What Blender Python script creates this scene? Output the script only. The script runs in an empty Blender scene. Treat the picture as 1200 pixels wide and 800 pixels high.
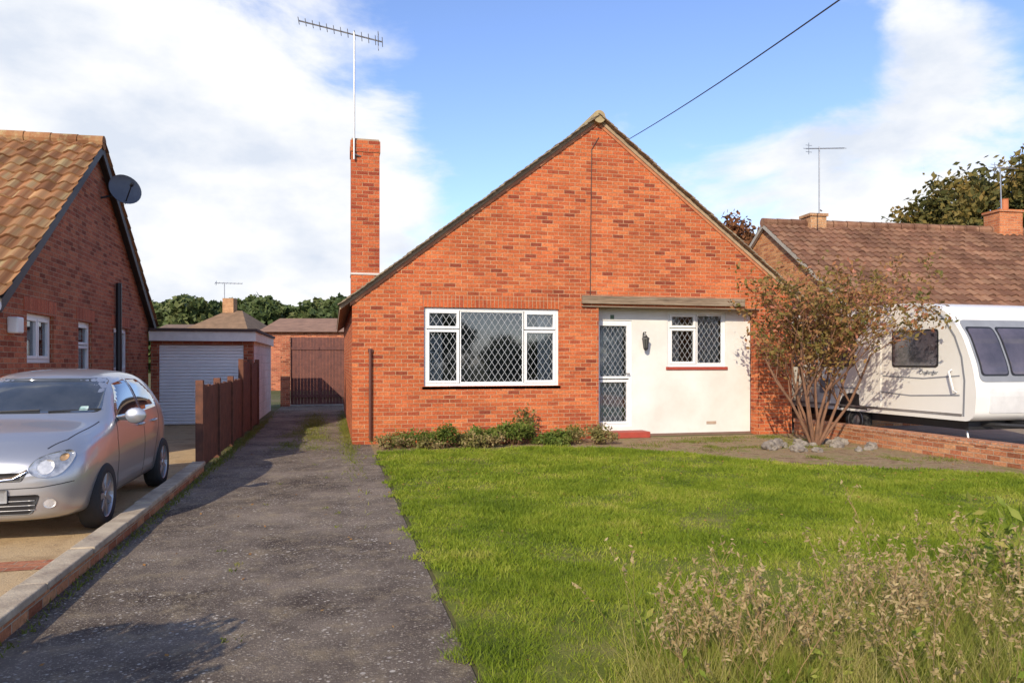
import bpy, bmesh, math, random
import numpy as np
from mathutils import Vector, Matrix, noise as nz_
from mathutils.bvhtree import BVHTree
from mathutils.geometry import tessellate_polygon, delaunay_2d_cdt
R=random.Random(7); NR=np.random.default_rng(7)
SC=bpy.context.scene
SC.view_settings.view_transform='Standard'; SC.view_settings.look='None'; SC.view_settings.exposure=0
F=867.0; TH=math.radians(13.6); ST,CT=math.sin(TH),math.cos(TH); H=1.5
def pix(u,v,t):
    a=(u-600)/F
    return Vector(((ST+a*CT)*t,(CT-a*ST)*t,H-(v-425)/F*t))
# ---------------------------------------------------------------- materials
def M(name):
    m=bpy.data.materials.new(name); m.use_nodes=True
    n=m.node_tree.nodes; l=m.node_tree.links
    return m,n,l,n['Principled BSDF']
def ramp(n,cols,pos=None):
    r=n.new('ShaderNodeValToRGB'); e=r.color_ramp.elements
    k=len(cols); pos=pos or [i/(k-1) for i in range(k)]
    while len(e)<k: e.new(.5)
    for i in range(k): e[i].position=pos[i]; e[i].color=(*cols[i],1)
    return r
def noise_tex(n,l,vec,scale,detail=5,rough=.6):
    t=n.new('ShaderNodeTexNoise'); t.inputs['Scale'].default_value=scale; t.inputs['Detail'].default_value=detail; t.inputs['Roughness'].default_value=rough
    l.new(vec,t.inputs['Vector']); return t
def mixc(n,l,fac,a,b,mode='MIX'):
    x=n.new('ShaderNodeMix'); x.data_type='RGBA'; x.blend_type=mode
    for s,v in ((0,fac),(6,a),(7,b)):
        if hasattr(v,'is_linked') : l.new(v,x.inputs[s])
        elif s==0: x.inputs[0].default_value=v
        else: x.inputs[s].default_value=(*v,1)
    return x.outputs[2]
def bump(n,l,b,h,strength,dist=.01):
    k=n.new('ShaderNodeBump'); k.inputs['Strength'].default_value=strength; k.inputs['Distance'].default_value=dist
    l.new(h,k.inputs['Height']); l.new(k.outputs[0],b.inputs['Normal'])
def simple(name,c1,c2=None,scale=4,rough=.7,metal=0,bmp=.3,bs=40,pos=(.3,.7),coat=0):
    m,n,l,b=M(name); c2=c2 or tuple(x*.8 for x in c1)
    tc=n.new('ShaderNodeTexCoord'); t=noise_tex(n,l,tc.outputs['Object'],scale)
    r=ramp(n,[c1,c2],list(pos)); l.new(t.outputs[0],r.inputs[0]); l.new(r.outputs[0],b.inputs['Base Color'])
    b.inputs['Roughness'].default_value=rough; b.inputs['Metallic'].default_value=metal
    if coat: b.inputs['Coat Weight'].default_value=coat; b.inputs['Coat Roughness'].default_value=.05
    if bmp>0:
        t2=noise_tex(n,l,tc.outputs['Object'],bs,4); bump(n,l,b,t2.outputs[0],bmp,.008)
    return m
def brick(name,cols,mortar,swap=False,bw=.225,rh=.075,ms=.0052,big=(.78,1.12),pos=None):
    m,n,l,b=M(name)
    uv=n.new('ShaderNodeTexCoord').outputs['UV']
    if swap:
        s=n.new('ShaderNodeSeparateXYZ'); c=n.new('ShaderNodeCombineXYZ'); l.new(uv,s.inputs[0]); l.new(s.outputs[1],c.inputs[0]); l.new(s.outputs[0],c.inputs[1]); vec=c.outputs[0]
    else: vec=uv
    nz=noise_tex(n,l,vec,9,2); sub=n.new('ShaderNodeVectorMath'); sub.operation='MULTIPLY_ADD'
    l.new(nz.outputs['Color'],sub.inputs[0]); sub.inputs[1].default_value=(.008,.008,0); l.new(vec,sub.inputs[2])
    t=n.new('ShaderNodeTexBrick'); l.new(sub.outputs[0],t.inputs['Vector'])
    t.inputs['Scale'].default_value=1; t.inputs['Brick Width'].default_value=bw; t.inputs['Row Height'].default_value=rh
    t.inputs['Mortar Size'].default_value=ms; t.inputs['Mortar Smooth'].default_value=.2
    t.inputs['Color1'].default_value=(0,0,0,1); t.inputs['Color2'].default_value=(1,1,1,1)
    t.offset=0 if swap else .5
    k=len(cols); r=ramp(n,cols,pos or [.03+.94*i/(k-1) for i in range(k)]); l.new(t.outputs['Color'],r.inputs[0])
    n1=noise_tex(n,l,vec,.9,6,.65); r1=ramp(n,[(big[0],)*3,(big[1],)*3],[.32,.66]); l.new(n1.outputs[0],r1.inputs[0])
    n2=noise_tex(n,l,vec,28,4); r2=ramp(n,[(.66,)*3,(1.22,)*3],[.3,.7]); l.new(n2.outputs[0],r2.inputs[0])
    c=mixc(n,l,1.0,r.outputs[0],r1.outputs[0],'MULTIPLY'); c=mixc(n,l,1.0,c,r2.outputs[0],'MULTIPLY')
    n3=noise_tex(n,l,vec,4,4); r3=ramp(n,[(.7,.7,.7),(1.15,1.15,1.15)],[.35,.65]); l.new(n3.outputs[0],r3.inputs[0])
    mc=mixc(n,l,1.0,mortar,r3.outputs[0],'MULTIPLY')
    c=mixc(n,l,t.outputs['Fac'],c,mc); l.new(c,b.inputs['Base Color']); b.inputs['Roughness'].default_value=.9; b.inputs['Specular IOR Level'].default_value=.2
    inv=n.new('ShaderNodeMath'); inv.operation='MULTIPLY_ADD'; l.new(t.outputs['Fac'],inv.inputs[0]); inv.inputs[1].default_value=-1
    l.new(n2.outputs[0],inv.inputs[2]); bump(n,l,b,inv.outputs[0],.8,.010)
    return m
def tilemat(name,cols,bw,rh,lich=(.3,.27,.2),lp=(.55,.72)):
    m,n,l,b=M(name); tc=n.new('ShaderNodeTexCoord')
    t=n.new('ShaderNodeTexBrick'); l.new(tc.outputs['UV'],t.inputs['Vector']); t.inputs['Scale'].default_value=1
    t.inputs['Brick Width'].default_value=bw; t.inputs['Row Height'].default_value=rh; t.inputs['Mortar Size'].default_value=0; t.offset=0
    t.inputs['Color1'].default_value=(0,0,0,1); t.inputs['Color2'].default_value=(1,1,1,1)
    r=ramp(n,cols); l.new(t.outputs['Color'],r.inputs[0])
    nz=noise_tex(n,l,tc.outputs['UV'],4.5,9,.75); rr=ramp(n,[(0,0,0),(1,1,1)],list(lp)); l.new(nz.outputs[0],rr.inputs[0])
    c=mixc(n,l,rr.outputs[0],r.outputs[0],lich)
    n3=noise_tex(n,l,tc.outputs['UV'],.8,5,.6); r3=ramp(n,[(.68,.68,.68),(1.15,1.15,1.15)],[.35,.65]); l.new(n3.outputs[0],r3.inputs[0]); c=mixc(n,l,1.0,c,r3.outputs[0],'MULTIPLY')
    l.new(c,b.inputs['Base Color']); b.inputs['Roughness'].default_value=.95; b.inputs['Specular IOR Level'].default_value=.2
    n2=noise_tex(n,l,tc.outputs['UV'],50,3); bump(n,l,b,n2.outputs[0],.4,.006); return m
def leafmat(name,cols,trans=.35,scale=1.2,rough=.6):
    m,n,l,b=M(name); g=n.new('ShaderNodeNewGeometry'); tc=n.new('ShaderNodeTexCoord')
    r=ramp(n,cols); nz=noise_tex(n,l,tc.outputs['Object'],scale,5)
    ad=n.new('ShaderNodeMath'); ad.operation='MULTIPLY_ADD'; l.new(g.outputs['Random Per Island'],ad.inputs[0]); ad.inputs[1].default_value=.45
    s=n.new('ShaderNodeMath'); s.operation='MULTIPLY_ADD'; l.new(nz.outputs[0],s.inputs[0]); s.inputs[1].default_value=2.0; s.inputs[2].default_value=-.72
    l.new(s.outputs[0],ad.inputs[2]); l.new(ad.outputs[0],r.inputs[0]); l.new(r.outputs[0],b.inputs['Base Color'])
    b.inputs['Roughness'].default_value=rough; b.inputs['Specular IOR Level'].default_value=.2
    tr=n.new('ShaderNodeBsdfTranslucent'); l.new(r.outputs[0],tr.inputs[0]); mx=n.new('ShaderNodeMixShader'); mx.inputs[0].default_value=trans
    l.new(b.outputs[0],mx.inputs[1]); l.new(tr.outputs[0],mx.inputs[2]); l.new(mx.outputs[0],n['Material Output'].inputs[0]); return m
def glassmat(name,tint=(.75,.8,.82),refl=.25):
    m,n,l,b=M(name); n.remove(b)
    g=n.new('ShaderNodeBsdfGlossy'); g.inputs['Roughness'].default_value=.04; g.inputs[0].default_value=(.9,.95,1,1)
    t=n.new('ShaderNodeBsdfTransparent'); t.inputs[0].default_value=(*tint,1)
    fr=n.new('ShaderNodeFresnel'); fr.inputs[0].default_value=1.5
    ad=n.new('ShaderNodeMath'); ad.operation='ADD'; l.new(fr.outputs[0],ad.inputs[0]); ad.inputs[1].default_value=refl; ad.use_clamp=True
    tc=n.new('ShaderNodeTexCoord'); nz=noise_tex(n,l,tc.outputs['Object'],1.5,1); k=n.new('ShaderNodeBump'); k.inputs['Strength'].default_value=.05; k.inputs['Distance'].default_value=.02
    l.new(nz.outputs[0],k.inputs['Height']); l.new(k.outputs[0],g.inputs['Normal'])
    mx=n.new('ShaderNodeMixShader'); l.new(ad.outputs[0],mx.inputs[0]); l.new(t.outputs[0],mx.inputs[1]); l.new(g.outputs[0],mx.inputs[2])
    l.new(mx.outputs[0],n['Material Output'].inputs[0]); return m
OR=[(.25,.055,.028),(.42,.098,.038),(.53,.135,.047),(.47,.112,.040),(.60,.18,.065),(.50,.12,.043),(.35,.077,.034)]
BR=brick('orange_brick',OR,(.50,.31,.18),pos=[.02,.12,.35,.5,.68,.82,.97])
BRS=brick('orange_brick_soldier',[(.38,.08,.034),(.52,.125,.042),(.46,.105,.04)],(.46,.29,.17),swap=True)
BRL=brick('red_brown_brick',[(.24,.065,.035),(.42,.13,.068),(.52,.18,.09),(.39,.11,.06)],(.42,.30,.2))
BRLS=brick('red_brown_brick_soldier',[(.42,.10,.05),(.56,.16,.08)],(.38,.28,.2),swap=True)
BRW=brick('garden_wall_brick',[(.28,.10,.05),(.48,.19,.09),(.55,.27,.13),(.40,.14,.07)],(.42,.34,.24))
BRB=brick('pale_block',[(.70,.70,.70),(.78,.78,.77)],(.6,.6,.6),bw=.44,rh=.215)
WHITE=simple('white_upvc',(.80,.80,.79),(.73,.73,.72),rough=.35,bmp=0)
WREN=simple('white_render',(.74,.72,.68),(.60,.58,.53),scale=1.2,rough=.9,bmp=.5,bs=60)
LEAD=simple('lead_strip',(.40,.41,.42),rough=.5,metal=.2,bmp=0)
GLASS=glassmat('window_glass',refl=.12)
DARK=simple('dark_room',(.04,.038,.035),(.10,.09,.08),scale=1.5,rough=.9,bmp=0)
CURT=simple('net_curtain',(.62,.61,.60),(.45,.45,.45),scale=12,rough=.9,bmp=.3)
REDSILL=simple('red_tile_sill',(.40,.06,.035),(.28,.045,.03),scale=8,rough=.6)
BEAM,bn_,bl_,bb_=M('weathered_timber')
tcb=bn_.new('ShaderNodeTexCoord'); mpb=bn_.new('ShaderNodeMapping'); mpb.inputs['Scale'].default_value=(1.2,14,30); bl_.new(tcb.outputs['Object'],mpb.inputs[0])
tb=noise_tex(bn_,bl_,mpb.outputs[0],1.6,8,.7); rb_=ramp(bn_,[(.07,.05,.035),(.22,.155,.10),(.36,.29,.21)],[.3,.5,.72]); bl_.new(tb.outputs[0],rb_.inputs[0]); bl_.new(rb_.outputs[0],bb_.inputs['Base Color']); bb_.inputs['Roughness'].default_value=.9; bump(bn_,bl_,bb_,tb.outputs[0],.8,.01)
MORT=simple('verge_mortar',(.42,.30,.19),(.28,.20,.13),scale=6,rough=.95)
BLACK=simple('black_plastic',(.02,.02,.022),rough=.45,bmp=0)
METAL=simple('galvanised_metal',(.45,.45,.46),(.3,.3,.3),rough=.4,metal=.8,bmp=0)
CONC=simple('kerb_concrete',(.52,.43,.30),(.27,.21,.15),scale=5,rough=.95,bmp=.8)
FENCE=simple('brown_fence_timber',(.18,.065,.033),(.075,.03,.018),scale=6,rough=.8,bmp=.6)
GATE=simple('brown_gate_timber',(.16,.06,.045),(.09,.035,.03),scale=5,rough=.75,bmp=.5)
TILEO=tilemat('grey_brown_tiles',[(.10,.075,.055),(.19,.14,.10),(.25,.19,.13)],.17,.11)
TILEL=tilemat('orange_brown_pantiles',[(.18,.08,.038),(.30,.14,.065),(.40,.21,.10)],.24,.32,(.42,.33,.17),(.50,.66))
TILER=tilemat('brown_interlocking_tiles',[(.14,.068,.043),(.20,.10,.063),(.26,.14,.085)],.22,.3,(.30,.19,.12),(.5,.75))
BARK=simple('bark',(.20,.13,.085),(.10,.065,.045),scale=10,rough=.95,bmp=.6)
ROCK=simple('rockery_stone',(.30,.26,.21),(.12,.10,.085),scale=7,rough=.95,bmp=1,bs=25)
# ---------------------------------------------------------------- mesh tools
class MB:
    def __init__(s,T=None): s.v=[]; s.f=[]; s.T=T; s.uv=None
    def add(s,vs,fs):
        o=len(s.v)
        for p in vs: s.v.append(tuple(s.T(*p)) if s.T else tuple(p))
        s.f+=[tuple(i+o for i in f) for f in fs]; return s
    def box(s,x0,x1,y0,y1,z0,z1):
        return s.add([(x0,y0,z0),(x1,y0,z0),(x1,y1,z0),(x0,y1,z0),(x0,y0,z1),(x1,y0,z1),(x1,y1,z1),(x0,y1,z1)],
            [(0,3,2,1),(4,5,6,7),(0,1,5,4),(1,2,6,5),(2,3,7,6),(3,0,4,7)])
    def obox(s,c,ax,ay,az,hx,hy,hz):
        c=Vector(c);V=[]
        for k in (-1,1):
            for j,i in ((-1,-1),(-1,1),(1,1),(1,-1)): V.append(c+ax*hx*i+ay*hy*j+az*hz*k)
        return s.add(V,[(0,3,2,1),(4,5,6,7),(0,1,5,4),(1,2,6,5),(2,3,7,6),(3,0,4,7)])
    def tube(s,pts,rad,n=8,caps=True):
        pts=[Vector(p) for p in pts]; V=[];Fc=[]; m=len(pts)
        if not hasattr(rad,'__len__'): rad=[rad]*m
        d0=(pts[-1]-pts[0]).normalized(); up=Vector((0,0,1)) if abs(d0.z)<.9 else Vector((1,0,0))
        for i,p in enumerate(pts):
            d=(pts[min(i+1,m-1)]-pts[max(i-1,0)]).normalized()
            a=d.cross(up).normalized(); b=a.cross(d)
            for k in range(n):
                t=2*math.pi*k/n; V.append(p+(a*math.cos(t)+b*math.sin(t))*rad[i])
        for i in range(m-1):
            for k in range(n):
                k2=(k+1)%n; Fc.append((i*n+k,i*n+k2,(i+1)*n+k2,(i+1)*n+k))
        if caps: Fc.append(tuple(range(n))); Fc.append(tuple((m-1)*n+k for k in reversed(range(n))))
        return s.add(V,Fc)
    def lathe(s,prof,c,axis,n=24,arc=None):
        c=Vector(c);axis=Vector(axis).normalized(); up=Vector((0,0,1)) if abs(axis.z)<.9 else Vector((1,0,0))
        a=axis.cross(up).normalized(); b=axis.cross(a); V=[];Fc=[];m=len(prof)
        for r,h in prof:
            for k in range(n):
                t=2*math.pi*k/n; V.append(c+axis*h+(a*math.cos(t)+b*math.sin(t))*r)
        for i in range(m-1):
            for k in range(n):
                k2=(k+1)%n; Fc.append((i*n+k,i*n+k2,(i+1)*n+k2,(i+1)*n+k))
        return s.add(V,Fc)
    def panel(s,outer,holes,d0,d1,P):
        loops=[outer]+holes; flat=[p for L in loops for p in L]; N=len(flat)
        tri=tessellate_polygon([[Vector((a,b,0)) for a,b in L] for L in loops])
        V=[P(a,b,d0) for a,b in flat]+[P(a,b,d1) for a,b in flat]
        Fc=[tuple(t) for t in tri]+[tuple(N+i for i in reversed(t)) for t in tri]
        o=0
        for L in loops:
            k=len(L)
            for i in range(k): j=(i+1)%k; Fc.append((o+i,o+j,N+o+j,N+o+i))
            o+=k
        return s.add(V,Fc)
ORG={}
def thing(name,label,cat,loc=(0,0,0),rot=None,group=None):
    e=bpy.data.objects.new(name,None); e.empty_display_size=.2; SC.collection.objects.link(e)
    e.location=loc; e['label']=label; e['category']=cat
    if rot: e.rotation_euler=rot; ORG[e.name]=Vector((0,0,0))
    else: ORG[e.name]=Vector(loc)
    if group: e['group']=group
    return e
def finish(me,name,mat,parent,smooth,kw):
    if mat: me.materials.append(mat)
    o=bpy.data.objects.new(name,me); SC.collection.objects.link(o)
    if parent: o.parent=parent
    if smooth: me.shade_smooth()
    for k,v in kw.items(): o[k]=v
    return o
def boxuv(me,off):
    nl=len(me.loops)
    if nl==0: return
    lv=np.empty(nl,np.int32); me.loops.foreach_get('vertex_index',lv)
    co=np.empty(len(me.vertices)*3,np.float32); me.vertices.foreach_get('co',co); co=co.reshape(-1,3)+np.array(off)
    npo=len(me.polygons); nr=np.empty(npo*3,np.float32); me.polygons.foreach_get('normal',nr); nr=np.abs(nr.reshape(-1,3))
    lt=np.empty(npo,np.int32); me.polygons.foreach_get('loop_total',lt); pn=np.repeat(nr,lt,axis=0); c=co[lv]
    ax=np.argmax(pn+np.array([0,.001,0]),axis=1); U=np.where((ax==0),c[:,1],c[:,0]); W=np.where(ax==2,c[:,1],c[:,2])
    me.uv_layers.new(name='UVMap').data.foreach_set('uv',np.stack([U,W],1).astype(np.float32).ravel())
def build(name,mb,mat,parent=None,smooth=False,bevel=0,recalc=True,seg=2,angle=None,**kw):
    off=ORG[parent.name] if parent else Vector((0,0,0))
    me=bpy.data.meshes.new(name); V=np.array(mb.v,dtype=np.float64)-np.array(off)
    me.from_pydata(V.tolist(),[],mb.f); me.update()
    if recalc:
        bm=bmesh.new(); bm.from_mesh(me); bmesh.ops.recalc_face_normals(bm,faces=bm.faces); bm.to_mesh(me); bm.free(); me.update()
    if mb.uv:
        ul=me.uv_layers.new(name='UVMap'); lv=np.empty(len(me.loops),np.int32); me.loops.foreach_get('vertex_index',lv)
        ul.data.foreach_set('uv',np.array(mb.uv,dtype=np.float32)[lv].ravel())
    else: boxuv(me,off)
    o=finish(me,name,mat,parent,smooth,kw); ORG[o.name]=off
    if bevel:
        b=o.modifiers.new('bevel','BEVEL'); b.width=bevel; b.segments=seg; b.limit_method='ANGLE'; b.angle_limit=math.radians(angle or 40)
    return o
def npmesh(name,V,k,mat,parent=None,smooth=False,**kw):
    off=ORG[parent.name] if parent else Vector((0,0,0)); V=V-np.array(off)
    nf=len(V)//k; me=bpy.data.meshes.new(name); me.vertices.add(len(V)); me.vertices.foreach_set('co',V.astype(np.float32).ravel())
    me.loops.add(len(V)); me.loops.foreach_set('vertex_index',np.arange(len(V),dtype=np.int32)); me.polygons.add(nf)
    me.polygons.foreach_set('loop_start',np.arange(0,nf*k,k,dtype=np.int32)); me.polygons.foreach_set('loop_total',np.full(nf,k,np.int32)); me.update(calc_edges=True)
    o=finish(me,name,mat,parent,smooth,kw); ORG[o.name]=off; return o
def leaves(P,size,flat=.0,elong=1.8,rng=NR):
    n=len(P); d=rng.normal(size=(n,3)); d/=np.linalg.norm(d,axis=1)[:,None]
    e=rng.normal(size=(n,3)); e[:,2]*=(1-flat); e-=d*(e*d).sum(1)[:,None]; e/=np.linalg.norm(e,axis=1)[:,None]
    s=(size*(.6+.8*rng.random(n)))[:,None]; a=d*s*.5*elong; b=e*s*.5
    return np.stack([P-a,P-b*.9,P+a,P+b*.9],1).reshape(-1,3)
def sheet(name,poly,z,mat,**kw):
    mb=MB(); tri=tessellate_polygon([[Vector((a,b,0)) for a,b in poly]]); mb.add([(a,b,z) for a,b in poly],[tuple(t) for t in tri])
    o=build(name,mb,mat,**kw)
    if o.data.polygons[0].normal.z<0: o.data.flip_normals()
    o['kind']='structure'; return o
# ---------------------------------------------------------------- ground
def groundmat(name,cols,pos,scale,speck=None,spos=(.62,.7),sscale=60,rough=.95,b=.5,bs=60,moss=None,mpos=(.62,.75),mscale=1.3,speck2=None):
    m,n,l,bs_=M(name); tc=n.new('ShaderNodeTexCoord').outputs['Object']
    t=noise_tex(n,l,tc,scale,9,.7); r=ramp(n,cols,pos); l.new(t.outputs[0],r.inputs[0]); c=r.outputs[0]
    t2=noise_tex(n,l,tc,sscale,3,.6)
    if moss:
        t3=noise_tex(n,l,tc,mscale,9,.75); r3=ramp(n,[(0,0,0),(1,1,1)],list(mpos)); l.new(t3.outputs[0],r3.inputs[0]); c=mixc(n,l,r3.outputs[0],c,moss)
    if speck:
        r2=ramp(n,[(0,0,0),(1,1,1)],list(spos)); l.new(t2.outputs[0],r2.inputs[0]); c=mixc(n,l,r2.outputs[0],c,speck)
    if speck2:
        for sc,rad,thr in ((24,.24,(.44,.58)),(9,.15,(.50,.60))):
            v=n.new('ShaderNodeTexVoronoi'); v.inputs['Scale'].default_value=sc; l.new(tc,v.inputs['Vector']); rv=ramp(n,[(1,1,1),(0,0,0)],[rad*.6,rad]); l.new(v.outputs['Distance'],rv.inputs[0])
            t5=noise_tex(n,l,tc,2.2,5,.7); r5=ramp(n,[(0,0,0),(1,1,1)],list(thr)); l.new(t5.outputs[0],r5.inputs[0]); f=mixc(n,l,1.0,rv.outputs[0],r5.outputs[0],'MULTIPLY'); c=mixc(n,l,f,c,speck2)
    l.new(c,bs_.inputs['Base Color']); bs_.inputs['Roughness'].default_value=rough
    bs_.inputs['Specular IOR Level'].default_value=.15
    t4=noise_tex(n,l,tc,bs,4,.7); bump(n,l,bs_,t4.outputs[0],b,.02); return m
ASPH=groundmat('old_asphalt',[(.085,.064,.052),(.17,.135,.108),(.28,.225,.175)],[.37,.5,.65],.9,(.44,.37,.28),(.56,.67),75,b=1,bs=90,moss=(.31,.245,.16),mpos=(.50,.69),mscale=4,speck2=(.60,.54,.46))
CONCD=groundmat('tan_concrete',[(.28,.18,.09),(.50,.36,.20),(.40,.30,.18)],[.3,.5,.75],1.5,(.28,.20,.12),(.6,.7),30,b=.5,moss=(.16,.13,.06),mpos=(.58,.75))
SOIL=groundmat('soil_and_moss',[(.20,.13,.07),(.34,.24,.14),(.20,.20,.06)],[.38,.5,.62],3,(.45,.36,.25),(.58,.68),35,b=1)
LAWNB=groundmat('lawn_base',[(.07,.10,.015),(.15,.17,.03),(.24,.21,.07)],[.35,.5,.7],2,b=.8)
FARG=groundmat('far_ground',[(.08,.09,.03),(.14,.12,.06)],[.4,.6],.3)
PAVE=brick('drive_paving',[(.36,.13,.07),(.46,.19,.10),(.40,.16,.09)],(.3,.22,.15),bw=.2,rh=.1)
g=MB(); g.add([(-1500,-300,0),(1500,-300,0),(1500,2500,0),(-1500,2500,0)],[(0,1,2,3)]); o=build('ground',g,FARG); o['kind']='structure'
sheet('driveway',[(-1.72,-3),(.66,-3),(.66,13.9),(.36,13.9),(.36,30),(-1.72,30)],.008,ASPH)
sheet('neighbour_driveway',[(-14,-3),(-1.84,-3),(-1.84,19.2),(-4.25,19.2),(-4.25,11),(-14,11)],.006,CONCD)
sheet('brick_paving_strip',[(-8,6.0),(-1.86,6.0),(-1.86,6.28),(-8,6.28)],.010,PAVE)
sheet('garden_path',[(.66,12.2),(4.5,12.3),(5.0,11.6),(6.0,9.8),(9.0,7.6),(9.4,7.4),(9.4,13.8),(.66,13.8)],.010,SOIL)
lawn=[(.66,-1),(9.38,-1),(9.38,7.5),(8.9,7.9),(7.4,9.0),(6.2,10.0),(5.4,11.4),(4.9,12.2),(3,12.6),(.72,12.55)]
sheet('lawn',lawn,.018,LAWNB)
sheet('right_driveway',[(9.62,-1),(22,-1),(22,16),(9.62,16)],.006,groundmat('right_drive_concrete',[(.20,.17,.14),(.33,.28,.22)],[.35,.65],2,b=.5))
def inpoly(x,y,P):
    ins=np.zeros(len(x),bool); j=len(P)-1
    for i in range(len(P)):
        xi,yi=P[i];xj,yj=P[j]
        c=((yi>y)!=(yj>y))&(x<(xj-xi)*(y-yi)/((yj-yi)+1e-9)+xi); ins^=c; j=i
    return ins
def blades(x,y,h,w,lean_=.5,z=.016):
    n=len(x); a=NR.uniform(0,6.283,n); lean=NR.normal(size=(n,2))*lean_*h[:,None]
    B=np.stack([x,y,np.full(n,z)],1); D=np.stack([np.cos(a)*w/2,np.sin(a)*w/2,np.zeros(n)],1)
    T=B+np.stack([lean[:,0],lean[:,1],h],1); return np.stack([B-D,B+D,T],1).reshape(-1,3)
def grass(N,y0,y1,h,w):
    x=NR.uniform(.50,9.4,N); y=NR.uniform(y0,y1,N)
    jit=.06*np.sin(y*7)+.05*np.sin(y*19+1)+.04*np.sin(y*2.3)+NR.normal(size=N)*.035
    k=inpoly(x+jit*(x<1.2),y+NR.normal(size=N)*.08+.1*np.sin(x*3)+.07*np.sin(x*7.7),lawn); k&=(x<(y*1.35+1.5))
    th=np.sin(x*1.9+1.3*np.sin(y*1.3))*np.sin(y*2.2+np.sin(x*2.7)); k&=(NR.random(N)<np.where(th>.6,.4,1.0))
    x=x[k];y=y[k]; n=len(x)
    var=1+.35*np.sin(x*2.1+y)*np.sin(y*1.7)+.3*np.sin(x*5.3-y*3.1)*np.sin(y*4.7+x)+.25*np.sin(x*13+y*5)*np.sin(y*11-x*4)
    hh=h*(.45+.8*NR.random(n)**1.5)*var; return blades(x,y,hh,w*(.7+.6*NR.random(n)),.6)
GRASS=leafmat('grass_blades',[(.10,.155,.012),(.18,.25,.02),(.28,.34,.03),(.46,.42,.10)],.4,1.0)
V=np.concatenate([grass(220000,1.6,5,.040,.006),grass(180000,5,8.5,.040,.010),grass(105000,8.5,12.8,.040,.015)])
npmesh('lawn_grass',V,3,GRASS,kind='stuff')
def tuft(cx,cy,sx,sy,N,h):
    x=NR.normal(size=N)*sx+cx; y=NR.normal(size=N)*sy+cy; return blades(x,y,h*(.4+NR.random(N)),.010+.008*NR.random(N),.7,.006)
T_=[tuft(-.45,18.5,.18,2.2,3200,.035),tuft(.28,16.5,.08,3,2500,.05),tuft(-1.66,9,.03,3.5,1500,.03),tuft(-1.65,15.5,.05,3,1800,.05)]
for i in range(20): T_.append(tuft(R.uniform(-.9,.1),R.uniform(13,19),.12,.25,160,.02))
for i in range(46):
    cx=R.uniform(4.8,9.2); cy=R.uniform(9,13.3)
    if cy<18.5-cx*1.15: continue
    T_.append(tuft(cx,cy,R.uniform(.06,.3),R.uniform(.05,.2),240,.04))
for i in range(14): T_.append(tuft(R.uniform(-.9,.1),R.uniform(4,12),.025,.03,12,.02))
npmesh('self_seeded_grass',np.concatenate(T_),3,leafmat('moss_tufts',[(.10,.13,.02),(.18,.2,.035),(.28,.25,.08)],.3,3),kind='stuff')
n=1500; x=NR.uniform(-1.6,9.3,n); y=NR.uniform(2.5,13.6,n); k=(NR.random(n)<np.where(x<.6,.25,np.where(x>5.5,1,.35))); P=np.stack([x[k],y[k],np.full(k.sum(),.045)],1); P[P[:,0]<.6,2]=.016; P[(P[:,0]>.66)&(P[:,1]>12.6),2]=.02
lv=leaves(P,.026,elong=1.4).reshape(-1,4,3); lv[:,:,2]=P[:,None,2]+(lv[:,:,2]-P[:,None,2])*.35; npmesh('fallen_leaves',lv.reshape(-1,3),4,leafmat('fallen_leaf',[(.16,.08,.03),(.32,.16,.05),(.46,.30,.10)],.2,5),kind='stuff')
# ---------------------------------------------------------------- kerb and walls
e=thing('boundary_kerb','low brick kerb with pale concrete capping along driveway','kerb',(-1.78,6,0))
mb=MB(); mb.box(-1.84,-1.72,-3,10.85,0,.10); build('wall',mb,BRW,e)
mb=MB(); y=-3
while y<10.8:
    L=.9; dz=R.uniform(-.004,.004); dx=R.uniform(-.006,.006); mb.box(-1.87+dx,-1.70+dx,y,min(y+L-.010,10.85),.10,.15+dz); y+=L
build('capping',mb,CONC,e,bevel=.010)
e=thing('garden_wall','low brick boundary wall beside parked caravan','wall',(9.5,8,0))
mb=MB(); mb.box(9.41,9.61,-1,13.7,0,.26); build('wall',mb,BRW,e)
mb=MB(); mb.box(9.40,9.62,-1,13.72,.26,.335); build('coping',mb,brick('coping_brick',[(.38,.15,.08),(.58,.28,.15)],(.4,.33,.25),swap=False,bw=.11,rh=.3),e,bevel=.006)
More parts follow.
